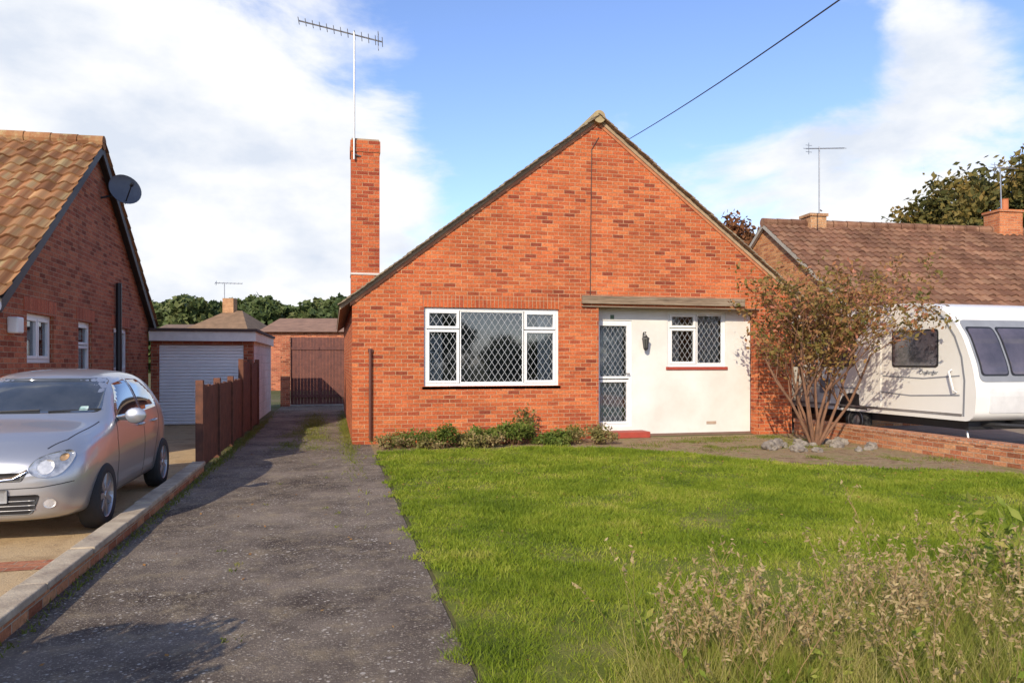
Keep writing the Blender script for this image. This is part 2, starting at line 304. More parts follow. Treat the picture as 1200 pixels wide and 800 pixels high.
# ---------------------------------------------------------------- windows
def window(parent,T,a0,a1,z0,z1,cells,fw=.055,lat=None,sill=None,sillmat=None,curt=True,d=0.0,name='window'):
    fr=MB(T)
    fr.box(a0,a1,d-.06,d,z0,z0+fw); fr.box(a0,a1,d-.06,d,z1-fw,z1); fr.box(a0,a0+fw,d-.0598,d-.0002,z0+fw,z1-fw); fr.box(a1-fw,a1,d-.0598,d-.0002,z0+fw,z1-fw)
    W=a1-a0;Hh=z1-z0; pane=MB(T); ld=MB(T)
    for (p,q,r,s,sash) in cells:
        x0=a0+fw+(W-2*fw)*p;x1=a0+fw+(W-2*fw)*q;y0=z0+fw+(Hh-2*fw)*r;y1=z0+fw+(Hh-2*fw)*s
        k=.048 if sash else .022; g_=.002; dd=d+(.012 if sash else -.006)
        X0=x0+g_;X1=x1-g_;Y0=y0+g_;Y1=y1-g_
        fr.box(X0,X1,d-.05,dd,Y0,Y0+k);fr.box(X0,X1,d-.05,dd,Y1-k,Y1);fr.box(X0,X0+k,d-.05,dd,Y0+k,Y1-k);fr.box(X1-k,X1,d-.05,dd,Y0+k,Y1-k)
        X0+=k;X1-=k;Y0+=k;Y1-=k
        pane.add([(X0,d-.03,Y0),(X1,d-.03,Y0),(X1,d-.03,Y1),(X0,d-.03,Y1)],[(0,1,2,3)])
        if lat:
            lw,lh=lat; m=lh/lw; wd=.0044
            ca=(X0+X1)/2; cz=(Y0+Y1)/2
            for sgn in (1,-1):
                kmax=int((X1-X0)/lw+(Y1-Y0)/lh)+3
                for kk in range(-kmax,kmax+1):
                    f=lambda a:cz+sgn*m*(a-ca)+(kk+.5)*lh
                    inv=lambda z:ca+(z-cz-(kk+.5)*lh)/(sgn*m)
                    pts=[]
                    for a in (X0,X1):
                        z=f(a)
                        if Y0<=z<=Y1: pts.append((a,z))
                    for z in (Y0,Y1):
                        a=inv(z)
                        if X0<a<X1: pts.append((a,z))
                    if len(pts)<2: continue
                    A=Vector(pts[0]);B=Vector(pts[1])
                    if (B-A).length<.02: continue
                    t=(B-A).normalized(); nn=Vector((-t.y,t.x))*wd; de=d-.027+(.001 if sgn>0 else 0)
                    ld.add([(A.x-nn.x,de,A.y-nn.y),(B.x-nn.x,de,B.y-nn.y),(B.x+nn.x,de,B.y+nn.y),(A.x+nn.x,de,A.y+nn.y)],[(0,1,2,3)])
    wobj=build(name,fr,WHITE,parent,bevel=.004)
    build('pane',pane,GLASS,wobj,recalc=False)
    if lat: build('leading',ld,LEAD,wobj,recalc=False)
    if sill:
        s_=MB(T); s_.box(a0-.04,a1+.04,d-.06,d+sill,z0-.065,z0-.002); build('sill',s_,sillmat or REDSILL,wobj,bevel=.006)
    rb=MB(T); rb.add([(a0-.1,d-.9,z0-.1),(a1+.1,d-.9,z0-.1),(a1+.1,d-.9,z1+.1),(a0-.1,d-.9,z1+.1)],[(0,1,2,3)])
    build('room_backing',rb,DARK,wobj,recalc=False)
    for (s0,s1) in (curt or []):
        c=MB(T); n=40; x0=a0+.05+(W-.1)*s0; x1=a0+.05+(W-.1)*s1; V=[]
        for i in range(n+1):
            a=x0+(x1-x0)*i/n; q=d-.16+.03*math.sin(i*1.25); V+= [(a,q,z0+.03),(a,q,z1-.03)]
        c.add(V,[(2*i,2*i+2,2*i+3,2*i+1) for i in range(n)])
        build('curtain',c,CURT,wobj,smooth=True,recalc=False)
    return wobj
def tiled(mb,O,U,Vd,ul,vl,g,w,amp,step,samp=6):
    O=Vector(O);U=Vector(U).normalized();Vd=Vector(Vd).normalized();N=U.cross(Vd)
    if N.z<0:N=-N
    nu=max(2,int(ul/w*samp)); nv=int(math.ceil(vl/g)); uv=[]
    V=[];Fc=[]
    for r in range(nv):
        for (vv,h) in ((r*g,step),(min((r+1)*g,vl),0)):
            for i in range(nu+1):
                u=ul*i/nu; ph=(u/w)%1; jit=.006*math.sin(r*3.7+int(u/w)*2.3) if amp>0 else 0
                V.append(O+U*u+Vd*(vv+(jit if h else 0))+N*(h*(1+.3*math.sin(r*1.9+int(u/w)*4.1))+amp*(.5-.5*math.cos(2*math.pi*ph)))); uv.append((u,r*g+.5*g))
    k=nu+1
    for r in range(2*nv-1):
        for i in range(nu): Fc.append((r*k+i,r*k+i+1,(r+1)*k+i+1,(r+1)*k+i))
    mb.add(V,Fc); mb.uv=(mb.uv or [])+uv
# ================================================================= MAIN HOUSE
FX0,FX1,FY=.34,9.42,13.8; AX,AZ=5.07,6.26; SL=.768
house=thing('brick_bungalow','orange brick gabled bungalow with white leaded windows','house',(AX,FY,0))
PF=lambda a,b,d:(a,FY+d,b)
zl=AZ-SL*(AX-FX0); zr=AZ-SL*(FX1-AX)
outer=[(FX0,0),(5.1,0),(5.1,2.62),(8.62,2.62),(8.62,0),(FX1,0),(FX1,zr),(AX,AZ),(FX0,zl)]
bw=(1.65,4.28,1.06,2.54)
mb=MB(); mb.panel(outer,[[(bw[0],bw[2]),(bw[1],bw[2]),(bw[1],bw[3]),(bw[0],bw[3])]],0,.28,PF)
mb.box(FX0,FX0+.25,FY+.281,24,0,zl); mb.box(FX1-.25,FX1,FY+.281,24,0,zr)
mb.panel([(FX0,0),(FX1,0),(FX1,zr),(AX,AZ),(FX0,zl)],[],0,.2,lambda a,b,d:(a,24.001+d,b))
build('wall',mb,BR,house)
mb=MB(); dW=(5.13,5.93,.20,2.36); sw=(6.72,8.04,1.42,2.56)
RY=FY+.30
mb.panel([(5.1,.05),(8.62,.05),(8.62,2.62),(5.1,2.62)],[[(dW[0],dW[2]),(dW[1],dW[2]),(dW[1],dW[3]),(dW[0],dW[3])],[(sw[0],sw[2]),(sw[1],sw[2]),(sw[1],sw[3]),(sw[0],sw[3])]],0,.15,lambda a,b,d:(a,RY+d,b))
build('rendered_wall',mb,WREN,house,label='white rendered porch wall')
mb=MB(); mb.box(5.1,8.62,RY-.02,RY+.15,0,.05); build('plinth',mb,simple('plinth',(.2,.12,.09)),house)
mb=MB(); mb.box(bw[0]-.03,bw[1]+.03,FY-.004,FY+.05,bw[3]+.004,bw[3]+.225); build('lintel',mb,BRS,house)
mb=MB(); mb.box(4.74,8.28,FY-.07,FY-.002,2.66,2.82); build('porch_beam',mb,BEAM,house,bevel=.008)
mb=MB(); mb.box(4.74,8.62,FY-.05,RY-.002,2.60,2.618); build('porch_soffit',mb,BEAM,house)
TD=lambda a,d,z:(a,RY-d,z)
d=window(house,TD,dW[0],dW[1],dW[2],dW[3],[(0,1,0,.44,1),(0,1,.45,1,1)],fw=.06,lat=(.11,.17),curt=[(.1,.9)],d=-.02,name='door')
mb=MB(TD); mb.tube([(5.86,.02,1.28),(5.86,.05,1.28),(5.78,.05,1.28)],.012,8); build('handle',mb,METAL,d)
mb=MB(TD); mb.box(5.46,5.54,-.008,.004,2.385,2.47); build('number_plaque',mb,simple('plaque',(.10,.16,.10),bmp=0),house)
mb=MB(); mb.box(4.98,6.15,FY-.12,RY-.021,.011,.13); build('doorstep',mb,REDSILL,house,bevel=.01)
TWn=lambda a,d,z:(a,FY-d,z)
window(house,TWn,bw[0],bw[1],bw[2],bw[3],[(0,.245,0,.74,1),(0,.245,.75,1,1),(.25,.745,0,1,0),(.75,1,0,.74,1),(.75,1,.75,1,1)],lat=(.125,.19),sill=.05,curt=[(0,.13),(.87,1)],d=-.05)
window(house,TD,sw[0],sw[1],sw[2],sw[3],[(0,.49,0,.72,1),(0,.49,.73,1,1),(.51,1,0,1,0)],lat=(.12,.18),sill=.06,curt=[(0,.25),(.6,1)],d=-.03)
lm=MB(); cx=6.17
lm.lathe([(0,.16),(.02,.15),(.03,.12),(.075,.08),(.08,.065),(.0,.06)],(cx,RY-.14,1.92),(0,0,1),6)
for k in range(6):
    t=math.pi/3*k; lm.tube([(cx+.07*math.cos(t),RY-.14+.07*math.sin(t),1.985),(cx+.045*math.cos(t),RY-.14+.045*math.sin(t),1.80)],.008,4)
lm.lathe([(.0,.0),(.05,.0),(.04,-.03),(0,-.06)],(cx,RY-.14,1.80),(0,0,1),6)
lm.tube([(cx,RY-.14,2.07),(cx,RY-.14,2.12),(cx,RY-.03,2.12),(cx,RY-.001,2.02)],.012,6)
lo=build('wall_lantern',lm,BLACK,house)
mb=MB(); mb.lathe([(.0,0),(.04,0),(.062,.18),(0,.18)],(cx,RY-.14,1.80),(0,0,1),6); build('lantern_glass',mb,simple('smoky_glass',(.10,.10,.09),rough=.1,bmp=0),lo)
mb=MB(); mb.tube([(4.92,FY-.012,2.83),(4.93,FY-.012,4.2),(4.95,FY-.012,5.7),(5.1,FY-.012,5.95)],.008,6); build('wall_cable',mb,simple('brown_cable',(.08,.03,.02),rough=.6,bmp=0),house)
mb=MB(); mb.tube([(.66,FY-.05,.1),(.66,FY-.05,1.75)],.026,8); mb.box(.62,.70,FY-.05,FY-.001,1.7,1.76); build('downpipe',mb,simple('brown_pipe',(.13,.045,.03),rough=.4),house)
mb=MB(); mb.box(7.6,7.82,RY-.008,RY-.001,.22,.28)
for i in range(6): mb.box(7.615+i*.034,7.63+i*.034,RY-.012,RY-.0085,.225,.275)
build('air_vent',mb,simple('vent_clay',(.45,.33,.25)),house)
RYB,RYF=24.3,FY-.10
cosr=1/math.sqrt(1+SL*SL)
roof=MB()
tiled(roof,(.12,RYF+.12,AZ+.10-SL*(AX-.12)),(0,1,0),(1,0,SL),RYB-RYF-.12,(AX-.12)/cosr,.11,.17,.0,.02,samp=1)
tiled(roof,(9.9,RYF+.12,AZ+.10-SL*(9.9-AX)),(0,1,0),(-1,0,SL),RYB-RYF-.12,(9.9-AX)/cosr,.11,.17,.0,.02,samp=1)
ro=build('roof',roof,TILEO,house,recalc=False)
mb=MB()
for sg,xe in ((-1,.12),(1,9.9)):
    mb.panel([(xe,AZ+.005-SL*abs(AX-xe)),(AX,AZ+.005),(AX,AZ+.09),(xe,AZ+.09-SL*abs(AX-xe))],[],0,RYB-RYF-.1,lambda a,b,d:(a,RYF+.06+d,b))
build('roof_deck',mb,MORT,ro)
mb=MB()
for sg in (-1,1):
    sl=Vector((-sg*cosr,0,SL*cosr)); nn=Vector((sg*SL*cosr,0,cosr))
    xe=.10 if sg<0 else 9.92; LL=abs(AX-xe)/cosr; n=int(LL/.105)
    for i in range(n):
        c=Vector((xe,RYF+.03,AZ+.105-SL*abs(AX-xe)))+sl*(.105*i+.07)
        ax=(sl-nn*.11).normalized(); az=ax.cross(Vector((0,1,0)))
        mb.obox(c+nn*R.uniform(-.006,.008),ax,Vector((0,1,0)),az,.085,.09+R.uniform(-.012,.012),.008)
build('verge_tiles',mb,simple('verge_tile',(.17,.12,.085),(.30,.25,.16),scale=9,rough=.95),ro)
mb=MB()
for sg,xe in ((-1,.30),(1,9.55)):
    z=lambda x,o:AZ+o-SL*abs(AX-x)
    mb.panel([(xe,z(xe,-.065)),(AX,z(AX,-.065)),(AX,z(AX,.0)),(xe,z(xe,.0))],[],-.022,-.002,PF)
build('verge_course',mb,simple('verge_brick',(.50,.20,.085),(.36,.12,.055),scale=8),ro)
mb=MB(); y=RYF-.03
while y<RYB-.1:
    mb.lathe([(.0,0),(.125,0),(.125,.43),(.0,.43)],(AX,y,AZ+.06),(0,1,0),14); y+=.44
build('ridge_tiles',mb,simple('ridge_tile',(.30,.22,.12),(.42,.34,.18),scale=8,rough=.95),ro)
ch=MB(); ch.box(.345,.89,14.75,15.35,zl-.3,5.62); ch.box(.33,.905,14.735,15.365,5.62,5.84)
cho=build('chimney',ch,brick('chimney_brick',[(.28,.055,.028),(.46,.105,.04),(.54,.15,.055),(.42,.09,.038)],(.44,.26,.15)),house)
mb=MB(); mb.box(.35,.885,14.755,15.345,5.841,5.88); build('chimney_flaunching',mb,MORT,cho)
mb=MB(); mb.box(.335,.90,14.735,15.365,3.22,3.26); build('lead_flashing',mb,simple('flashing',(.6,.55,.5),rough=.8),cho)
def aerial(lab,base,top,boomdir,blen,nel,el,r=.018,up=None):
    e=thing('tv_aerial',lab,'aerial',base); base=Vector(base); top=Vector(top)
    m=MB(); m.tube([base,top],r,8); m.tube([base+Vector((0,0,.1)),base+Vector((.12,.05,.08))],r,6); build('mast',m,METAL,e)
    b=Vector(boomdir).normalized(); c=top-Vector((0,0,.05)); m=MB(); A=c-b*blen*.66; B=c+b*blen*.34
    m.tube([A,B],r*.8,6)
    side=b.cross(Vector((0,0,1))).normalized(); side=(side+Vector((0,0,.35))).normalized()
    for i in range(nel):
        p=A+(B-A)*(i/(nel-1)); k=el*(.75+.25*i/(nel-1)); m.tube([p-side*k,p+side*k],r*.42,5)
    p=B-b*.08
    for j in (-1,0,1): m.tube([p+Vector((0,0,.09*j))-side*el*1.05,p+Vector((0,0,.09*j))+side*el*1.05],r*.4,5)
    m.tube([p-Vector((0,0,.16)),p+Vector((0,0,.16))],r*.5,5)
    build('antenna',m,METAL,e); return e
aerial('tall television aerial strapped to brick chimney',(.40,14.70,5.45),(.40,14.70,7.92),(1,-.1,-.2),1.62,13,.13)
aerial('television aerial on neighbouring house chimney',tuple(pix(960,250,20.4)),tuple(pix(960,172,20.4)),(-1,0,-.08),1.2,11,.13)
aerial('television aerial on chimney stack by trees',tuple(pix(1174,262,22.5)),tuple(pix(1172,195,22.5)),(-1,.3,.05),.7,8,.2)
aerial('small television aerial on distant house',tuple(pix(263,352,58)),tuple(pix(263,331,58)),(-1,0,0),2.0,8,.3,r=.035)
# ================================================================= LEFT HOUSE
LX=-4.25; LYA,LZA=15.0,5.46; LS=.745; LY0,LY1=10.95,19.05
lh=thing('neighbour_house','red brown brick gabled house with orange pantile roof','house',(LX-3,15,0))
PL=lambda a,b,d:(LX-d,a,b)
TL=lambda a,d,z:(LX+d,a,z)
z0=LZA-LS*(LYA-LY0)
holes=[[(11.9,1.50),(12.95,1.50),(12.95,2.22),(11.9,2.22)],[(14.1,.9),(14.85,.9),(14.85,2.22),(14.1,2.22)],[(16.2,1.3),(17.3,1.3),(17.3,2.22),(16.2,2.22)]]
mb=MB(); mb.panel([(LY0,0),(LY1,0),(LY1,z0),(LYA,LZA),(LY0,z0)],holes,0,.28,PL)
mb.box(-14,LX-.281,LY0,LY0+.28,0,z0); mb.box(-14,LX-.281,LY1-.28,LY1,0,z0)
build('wall',mb,BRL,lh)
LSILL=simple('sill_red',(.3,.1,.07))
for h in holes:
    a0,a1,b0,b1=h[0][0],h[1][0],h[0][1],h[2][1]
    cells=[(0,.5,0,1,1),(.51,1,0,1,1)] if a1-a0>.9 else [(0,1,0,.7,1),(0,1,.71,1,1)]
    window(lh,TL,a0,a1,b0,b1,cells,sill=.05,d=-.06,curt=[(0,.4)],sillmat=LSILL if a0<13 else WHITE)
    mb=MB(TL); mb.box(a0-.12,a1+.12,-.05,.006,b1+.003,b1+.225); build('lintel',mb,BRLS,lh)
mb=MB()
tiled(mb,(LX-9.5,LYA-4.3,LZA+.06-LS*4.3),(1,0,0),(0,1,LS),9.68,4.3*math.sqrt(1+LS*LS),.32,.24,.05,.035,samp=8)
tiled(mb,(LX-9.5,LYA+4.3,LZA+.06-LS*4.3),(1,0,0),(0,-1,LS),9.68,4.3*math.sqrt(1+LS*LS),.32,.24,.05,.035,samp=4)
lr=build('roof',mb,TILEL,lh,recalc=False)
mb=MB()
for s in (-1,1):
    ye=LYA+s*4.3; z=lambda y,o:LZA+o-LS*abs(LYA-y)
    mb.panel([(ye,z(ye,-.12)),(LYA,z(LYA,-.12)),(LYA,z(LYA,.05)),(ye,z(ye,.05))],[],0,.03,lambda a,b,d:(LX+.11+d,a,b))
    mb.panel([(ye,z(ye,-.02)),(LYA,z(LYA,-.02)),(LYA,z(LYA,.045)),(ye,z(ye,.045))],[],0,9.5,lambda a,b,d:(LX+.109-d,a,b))
build('bargeboard',mb,simple('dark_board',(.06,.05,.045),rough=.6),lr)
mb=MB(); x=LX+.16
while x>LX-9.4:
    mb.lathe([(0,0),(.13,0),(.12,.42),(0,.42)],(x,LYA,LZA+.08),(-1,0,0),12); x-=.43
build('ridge_tiles',mb,TILEL,lr)
mb=MB(); mb.tube([(LX+.07,16.3,0),(LX+.07,16.3,3.1)],.055,10); build('vent_pipe',mb,BLACK,lh)
mb=MB(); mb.tube([(LX-9,LY0-.33,z0-.22),(LX+.15,LY0-.33,z0-.22)],.06,8); build('gutter',mb,WHITE,lh)
mb=MB(); mb.box(LX+.001,LX+.14,11.22,11.42,1.9,2.12); build('security_light',mb,WHITE,lh,bevel=.02)
dp=Vector((LX+.42,15.35,4.78)); dn=Vector((.55,-.80,.25)).normalized()
e=thing('satellite_dish','grey satellite dish bracketed to brick gable','satellite dish',tuple(dp))
mb=MB(); prof=[(.0,-.05),(.10,-.045),(.2,-.025),(.29,.01),(.295,.015),(.29,.0),(.2,-.037),(.1,-.058),(0,-.062)]
mb.lathe(prof,dp,dn,28); build('dish',mb,simple('dish_grey',(.12,.13,.15),rough=.5,bmp=0),e,smooth=True)
mb=MB(); mb.tube([dp-dn*.05,dp-dn*.2,Vector((LX+.0,15.35,4.6))],.02,8); mb.tube([dp-Vector((0,0,.27)),dp+dn*.32-Vector((0,0,.05))],.012,6); mb.tube([dp+dn*.30-Vector((0,0,.05)),dp+dn*.38-Vector((0,0,.04))],.03,8); build('bracket',mb,BLACK,e)
# ================================================================= GARAGE
ga=thing('garage','flat roofed garage with white roller door','garage',(-3,19,0))
mb=MB(); GX0,GX1,GY0,GY1=-4.2,-1.9,19.06,24.2
mb.box(GX0,-4.02,GY0,GY0+.2,0,2.02); mb.box(-2.12,GX1,GY0,GY0+.2,0,2.02); mb.box(-4.02,-2.12,GY0,GY0+.2,1.93,2.02); build('front_wall',mb,BRL,ga)
mb=MB(); mb.box(GX1-.2,GX1,GY0+.2,GY1,0,2.02); mb.box(GX0,GX0+.2,GY0+.2,GY1,0,2.02); mb.box(GX0,GX1,GY1,GY1+.2,0,2.02); build('side_wall',mb,BRB,ga)
mb=MB(); mb.box(GX0-.0,GX1+.08,GY0-.18,GY1+.25,2.021,2.25); build('roof',mb,simple('fascia_white',(.80,.77,.70),rough=.6),ga)
mb=MB(); mb.box(GX0+.02,GX1+.12,GY0-.22,GY1+.29,2.251,2.32); build('roof_edge',mb,simple('roof_felt',(.09,.06,.05),rough=.9),ga)
mb=MB(); z=.02
while z<1.92:
    mb.panel([(GY0+.06,z),(GY0+.045,z+.02),(GY0+.045,z+.058),(GY0+.06,z+.075)],[],0,1.9,lambda a,b,d:(-4.02+d,a,b)); z+=.0765
build('roller_door',mb,simple('roller_white',(.84,.85,.84),(.78,.79,.79),rough=.4,bmp=0),ga)
fe=thing('wooden_fence','dark brown board fence between two driveways','fence',(-1.78,14,0))
def fpanel(y0,y1,h,nm='fence_panel'):
    m=MB(); y=y0
    while y<y1-.05:
        m.box(-1.80+R.uniform(0,.012),-1.772,y,y+.088,.06,h+R.uniform(-.02,.02)); y+=.1
    m.box(-1.845,-1.802,y0,y1,.25,.33); m.box(-1.845,-1.802,y0,y1,h-.25,h-.17); build(nm,m,FENCE,fe)
yy=10.95; hs=[1.18,1.18,1.18,1.5,1.5]
for i,h in enumerate(hs):
    fpanel(yy+.06,yy+1.52,h); m=MB(); m.box(-1.84,-1.74,yy-.04,yy+.058,0,h+.08); build('post',m,FENCE,fe,bevel=.005); yy+=1.58
m=MB(); m.box(-1.84,-1.74,yy-.04,yy+.058,0,1.58); build('post',m,FENCE,fe,bevel=.005)
GY=26.6
gt=thing('wooden_gate','tall brown boarded double gate across driveway','gate',(-.5,GY,0))
for (a,b,nm) in ((-1.42,-.47,0),(-.45,.5,1)):
    m=MB(); x=a
    while x<b-.05: m.box(x,x+.105,GY+R.uniform(0,.008),GY+.02,.06,2.38); x+=.11
    m.box(a,b,GY-.03,GY-.001,.3,.4); m.box(a,b,GY-.03,GY-.001,1.95,2.05); build('leaf',m,GATE,gt)
m=MB(); m.box(-1.75,-1.44,GY-.1,GY+.2,0,2.4); build('pier',m,BRL,gt)
# ================================================================= RIGHT HOUSE
P0=pix(893,262,21.3); P1=pix(1165,270,22.6); U=(P1-P0); U.z=0; U.normalize(); Nn=Vector((U.y,-U.x,0))
rh=thing('tiled_house','orange brick house with brown tiled roof and chimney','house',(P0.x,P0.y,0))
RZ=P0.z; RS=.66; hw=4.3
TR=lambda a,d,z:(P0.x+U.x*a+Nn.x*d,P0.y+U.y*a+Nn.y*d,z)
mb=MB(TR); mb.panel([(-hw+.3,0),(hw-.3,0),(hw-.3,RZ-.05-RS*(hw-.3)),(0,RZ-.05),(-hw+.3,RZ-.05-RS*(hw-.3))],[],.12,.4,lambda a,b,d:(d,a,b))
ez=RZ-.05-RS*(hw-.3)
mb.box(.41,16,hw-.58,hw-.3,0,ez); mb.box(.41,16,-hw+.3,-hw+.58,0,ez); build('wall',mb,brick('tan_orange_brick',[(.40,.14,.06),(.58,.25,.10),(.62,.30,.13)],(.45,.33,.22)),rh)
mb=MB(); dn=Vector((Nn.x,Nn.y,-RS))
tiled(mb,Vector(TR(0,hw,RZ-RS*hw)),U,-dn,16,hw*math.sqrt(1+RS*RS),.3,.22,.04,.035,samp=6)
dn2=Vector((-Nn.x,-Nn.y,-RS)); tiled(mb,Vector(TR(0,-hw,RZ-RS*hw)),U,-dn2,16,hw*math.sqrt(1+RS*RS),.3,.22,.035,.03,samp=2)
rr=build('roof',mb,TILER,rh,recalc=False)
mb=MB(TR)
for s in (-1,1):
    mb.panel([(s*hw,RZ-RS*hw-.12),(0,RZ-.12),(0,RZ-.003),(s*hw,RZ-RS*hw-.003)],[],0.005,.09,lambda a,b,d:(d,a,b))
build('bargeboard',mb,simple('pale_board',(.45,.40,.33)),rr)
mb=MB(); x=0
while x<15.6: mb.lathe([(0,0),(.13,0),(.12,.42),(0,.42)],TR(x,0,RZ+.03),U,10); x+=.44
build('ridge_tiles',mb,TILER,rr)
mb=MB(TR); c0=1.62; mb.box(c0-.25,c0+.25,-.25,.25,RZ-.5,RZ+.22); mb.box(c0-.29,c0+.29,-.29,.29,RZ+.221,RZ+.3); build('chimney',mb,brick('tan_chimney_brick',[(.4,.2,.1),(.6,.33,.16)],(.5,.4,.28)),rh)
mb=MB(TR); q=7.9; mb.box(q-.35,q+.45,-.3,.3,RZ-.6,RZ+.55); mb.box(q-.39,q+.49,-.34,.34,RZ+.551,RZ+.62); build('chimney',mb,brick('orange_chimney_brick',[(.45,.14,.06),(.6,.22,.09)],(.45,.33,.22)),rh)
mb=MB(); mb.lathe([(.13,0),(.11,.05),(.11,.35),(.13,.38),(.09,.38),(.09,0)],TR(q+.1,0,RZ+.62),(0,0,1),12); build('chimney_pot',mb,simple('terracotta',(.5,.16,.06)),rh)
# ================================================================= DECAL PROJECTION
def project(poly,P,direction,bvh,off,res=.04,thick=.008):
    xs=[p[0] for p in poly]; ys=[p[1] for p in poly]; dense=[]
    for i in range(len(poly)):
        A=Vector(poly[i]);B=Vector(poly[(i+1)%len(poly)]); n=max(1,int((B-A).length/res))
        for k in range(n): dense.append(A+(B-A)*k/n)
    nb=len(dense); pts=list(dense); G=[]
    x=min(xs)+res/2
    while x<max(xs):
        y=min(ys)+res/2
        while y<max(ys): G.append((x,y)); y+=res
        x+=res
    if G:
        G=np.array(G); ok=inpoly(G[:,0],G[:,1],[(p.x,p.y) for p in dense]); D=np.array([(p.x,p.y) for p in dense])
        for gp,o_ in zip(G,ok):
            if o_ and np.min(np.hypot(D[:,0]-gp[0],D[:,1]-gp[1]))>res*.4: pts.append(Vector((float(gp[0]),float(gp[1]))))
    v,e_,f,_,_,_=delaunay_2d_cdt(pts,[],[list(range(nb))],1,1e-5)
    d=Vector(direction).normalized(); V=[]
    for p in v:
        h=bvh.ray_cast(Vector(P(p.x,p.y)),d); V.append(None if h[0] is None else h[0]-d*off)
    idx={};vv=[]
    for i,p in enumerate(V):
        if p is not None: idx[i]=len(vv); vv.append(p)
    fs=[tuple(idx[i] for i in fc) for fc in f if all(i in idx for i in fc)]
    n=len(vv); back=[p+d*thick for p in vv]; ec={}
    for fc in fs:
        for i in range(len(fc)): ec[(fc[i],fc[(i+1)%len(fc)])]=1
    sk=[(a,b,n+b,n+a) for (a,b) in ec if (b,a) not in ec]
    return vv+back, fs+sk
def ell(cx,cy,rx,ry,n=24,rot=0,p=2.0):
    out=[]
    for k in range(n):
        t=2*math.pi*k/n; c=math.cos(t);s=math.sin(t); x=rx*math.copysign(abs(c)**(2/p),c); y=ry*math.copysign(abs(s)**(2/p),s)
        out.append((cx+x*math.cos(rot)-y*math.sin(rot),cy+x*math.sin(rot)+y*math.cos(rot)))
    return out
# ================================================================= CAR
PAINT,n,l,b=M('silver_car_paint'); b.inputs['Metallic'].default_value=.7; b.inputs['Roughness'].default_value=.33; b.inputs['Coat Weight'].default_value=.7; b.inputs['Coat Roughness'].default_value=.04
tc=n.new('ShaderNodeTexCoord'); t=noise_tex(n,l,tc.outputs['Object'],300,2); r=ramp(n,[(.44,.44,.45),(.54,.54,.55)]); l.new(t.outputs[0],r.inputs[0]); l.new(r.outputs[0],b.inputs['Base Color'])
CGL=simple('dark_car_glass',(.025,.03,.032),(.06,.065,.07),scale=3,rough=.04,bmp=0,coat=1)
CHR=simple('chrome',(.75,.75,.76),rough=.12,metal=1,bmp=0)
TYRE=simple('tyre_rubber',(.02,.02,.02),(.03,.03,.03),rough=.85,bmp=.3)
ALLOY=simple('alloy',(.5,.5,.51),rough=.35,metal=.8,bmp=0)
CS=.955
car=thing('parked_car','silver small hatchback parked on neighbouring drive','car',(-2.80,8.60,.006),rot=(0,0,math.radians(-90)))
st=[(1.93,.28,.40,.44,.46,.60,.42,.66,.34,.68),(1.87,.21,.60,.44,.65,.64,.60,.73,.48,.77),(1.70,.18,.74,.48,.785,.74,.73,.84,.58,.88),
(1.45,.18,.79,.52,.82,.82,.775,.91,.63,.95),(1.15,.19,.80,.55,.83,.87,.79,.96,.66,1.0),(.92,.20,.80,.56,.832,.90,.80,1.0,.69,1.045),
(.72,.20,.80,.56,.834,.93,.80,1.10,.70,1.16),(.42,.20,.80,.56,.835,.95,.80,1.28,.645,1.345),(.12,.20,.80,.56,.835,.96,.80,1.40,.61,1.465),
(-.3,.20,.80,.56,.835,.98,.80,1.445,.60,1.51),(-.8,.20,.80,.56,.835,1.0,.80,1.44,.60,1.505),(-1.2,.20,.79,.57,.825,1.02,.78,1.39,.59,1.45),
(-1.5,.22,.76,.6,.79,1.03,.74,1.28,.57,1.33),(-1.70,.25,.70,.62,.74,.98,.69,1.10,.57,1.14),(-1.80,.32,.60,.62,.66,.90,.62,.98,.50,1.01)]
V=[];Fc=[]
for s in st:
    x,zb,wl,zm,wm,zB,wB,zr_,wr,zt=s
    half=[(0,zb),(wl*.92,zb),(wl,zb+.09),(wm,zm),(wm*.995,(zm+zB)/2+.03),(wB,zB),((wB*.5+wr*.5)+.008,zB*.5+zr_*.5),(wr,zr_),(wr*.6,zr_*.3+zt*.7),(0,zt)]
    ring=half+[(-y_,z_) for y_,z_ in half[-2:0:-1]]
    V+=[(x,y_,z_) for y_,z_ in ring]
k=18
for i in range(len(st)-1):
    for j in range(k): Fc.append((i*k+j,i*k+(j+1)%k,(i+1)*k+(j+1)%k,(i+1)*k+j))
Fc.append(tuple(range(k))); Fc.append(tuple((len(st)-1)*k+j for j in reversed(range(k))))
V=[(a*CS,b_*CS,c*CS) for a,b_,c in V]
cb=MB(); cb.add(V,Fc)
def bake(o):
    dg=bpy.context.evaluated_depsgraph_get(); me=bpy.data.meshes.new_from_object(o.evaluated_get(dg)); o.modifiers.clear(); o.data=me
body=build('body',cb,PAINT,car,smooth=True)
m_=body.modifiers.new('s','SUBSURF'); m_.levels=3; m_.render_levels=3; bake(body)
bv=BVHTree.FromPolygons([v.co.copy() for v in body.data.vertices],[tuple(p.vertices) for p in body.data.polygons])
FAX,RAX,WR=1.22*CS,-1.20*CS,.295
cutm=MB()
for ax in (FAX,RAX):
    for s in (1,-1): cutm.lathe([(0,-.3),(WR+.035,-.3),(WR+.035,.3),(0,.3)],(ax,s*.75,WR),(0,1,0),40)
cut=build('cutter',cutm,None); bm_=body.modifiers.new('b','BOOLEAN'); bm_.object=cut; bm_.operation='DIFFERENCE'; bm_.solver='EXACT'
bake(body); bpy.data.objects.remove(cut); body.data.shade_smooth()
body.data.materials.clear(); body.data.materials.append(PAINT)
es=body.modifiers.new('wn','EDGE_SPLIT'); es.split_angle=math.radians(50)
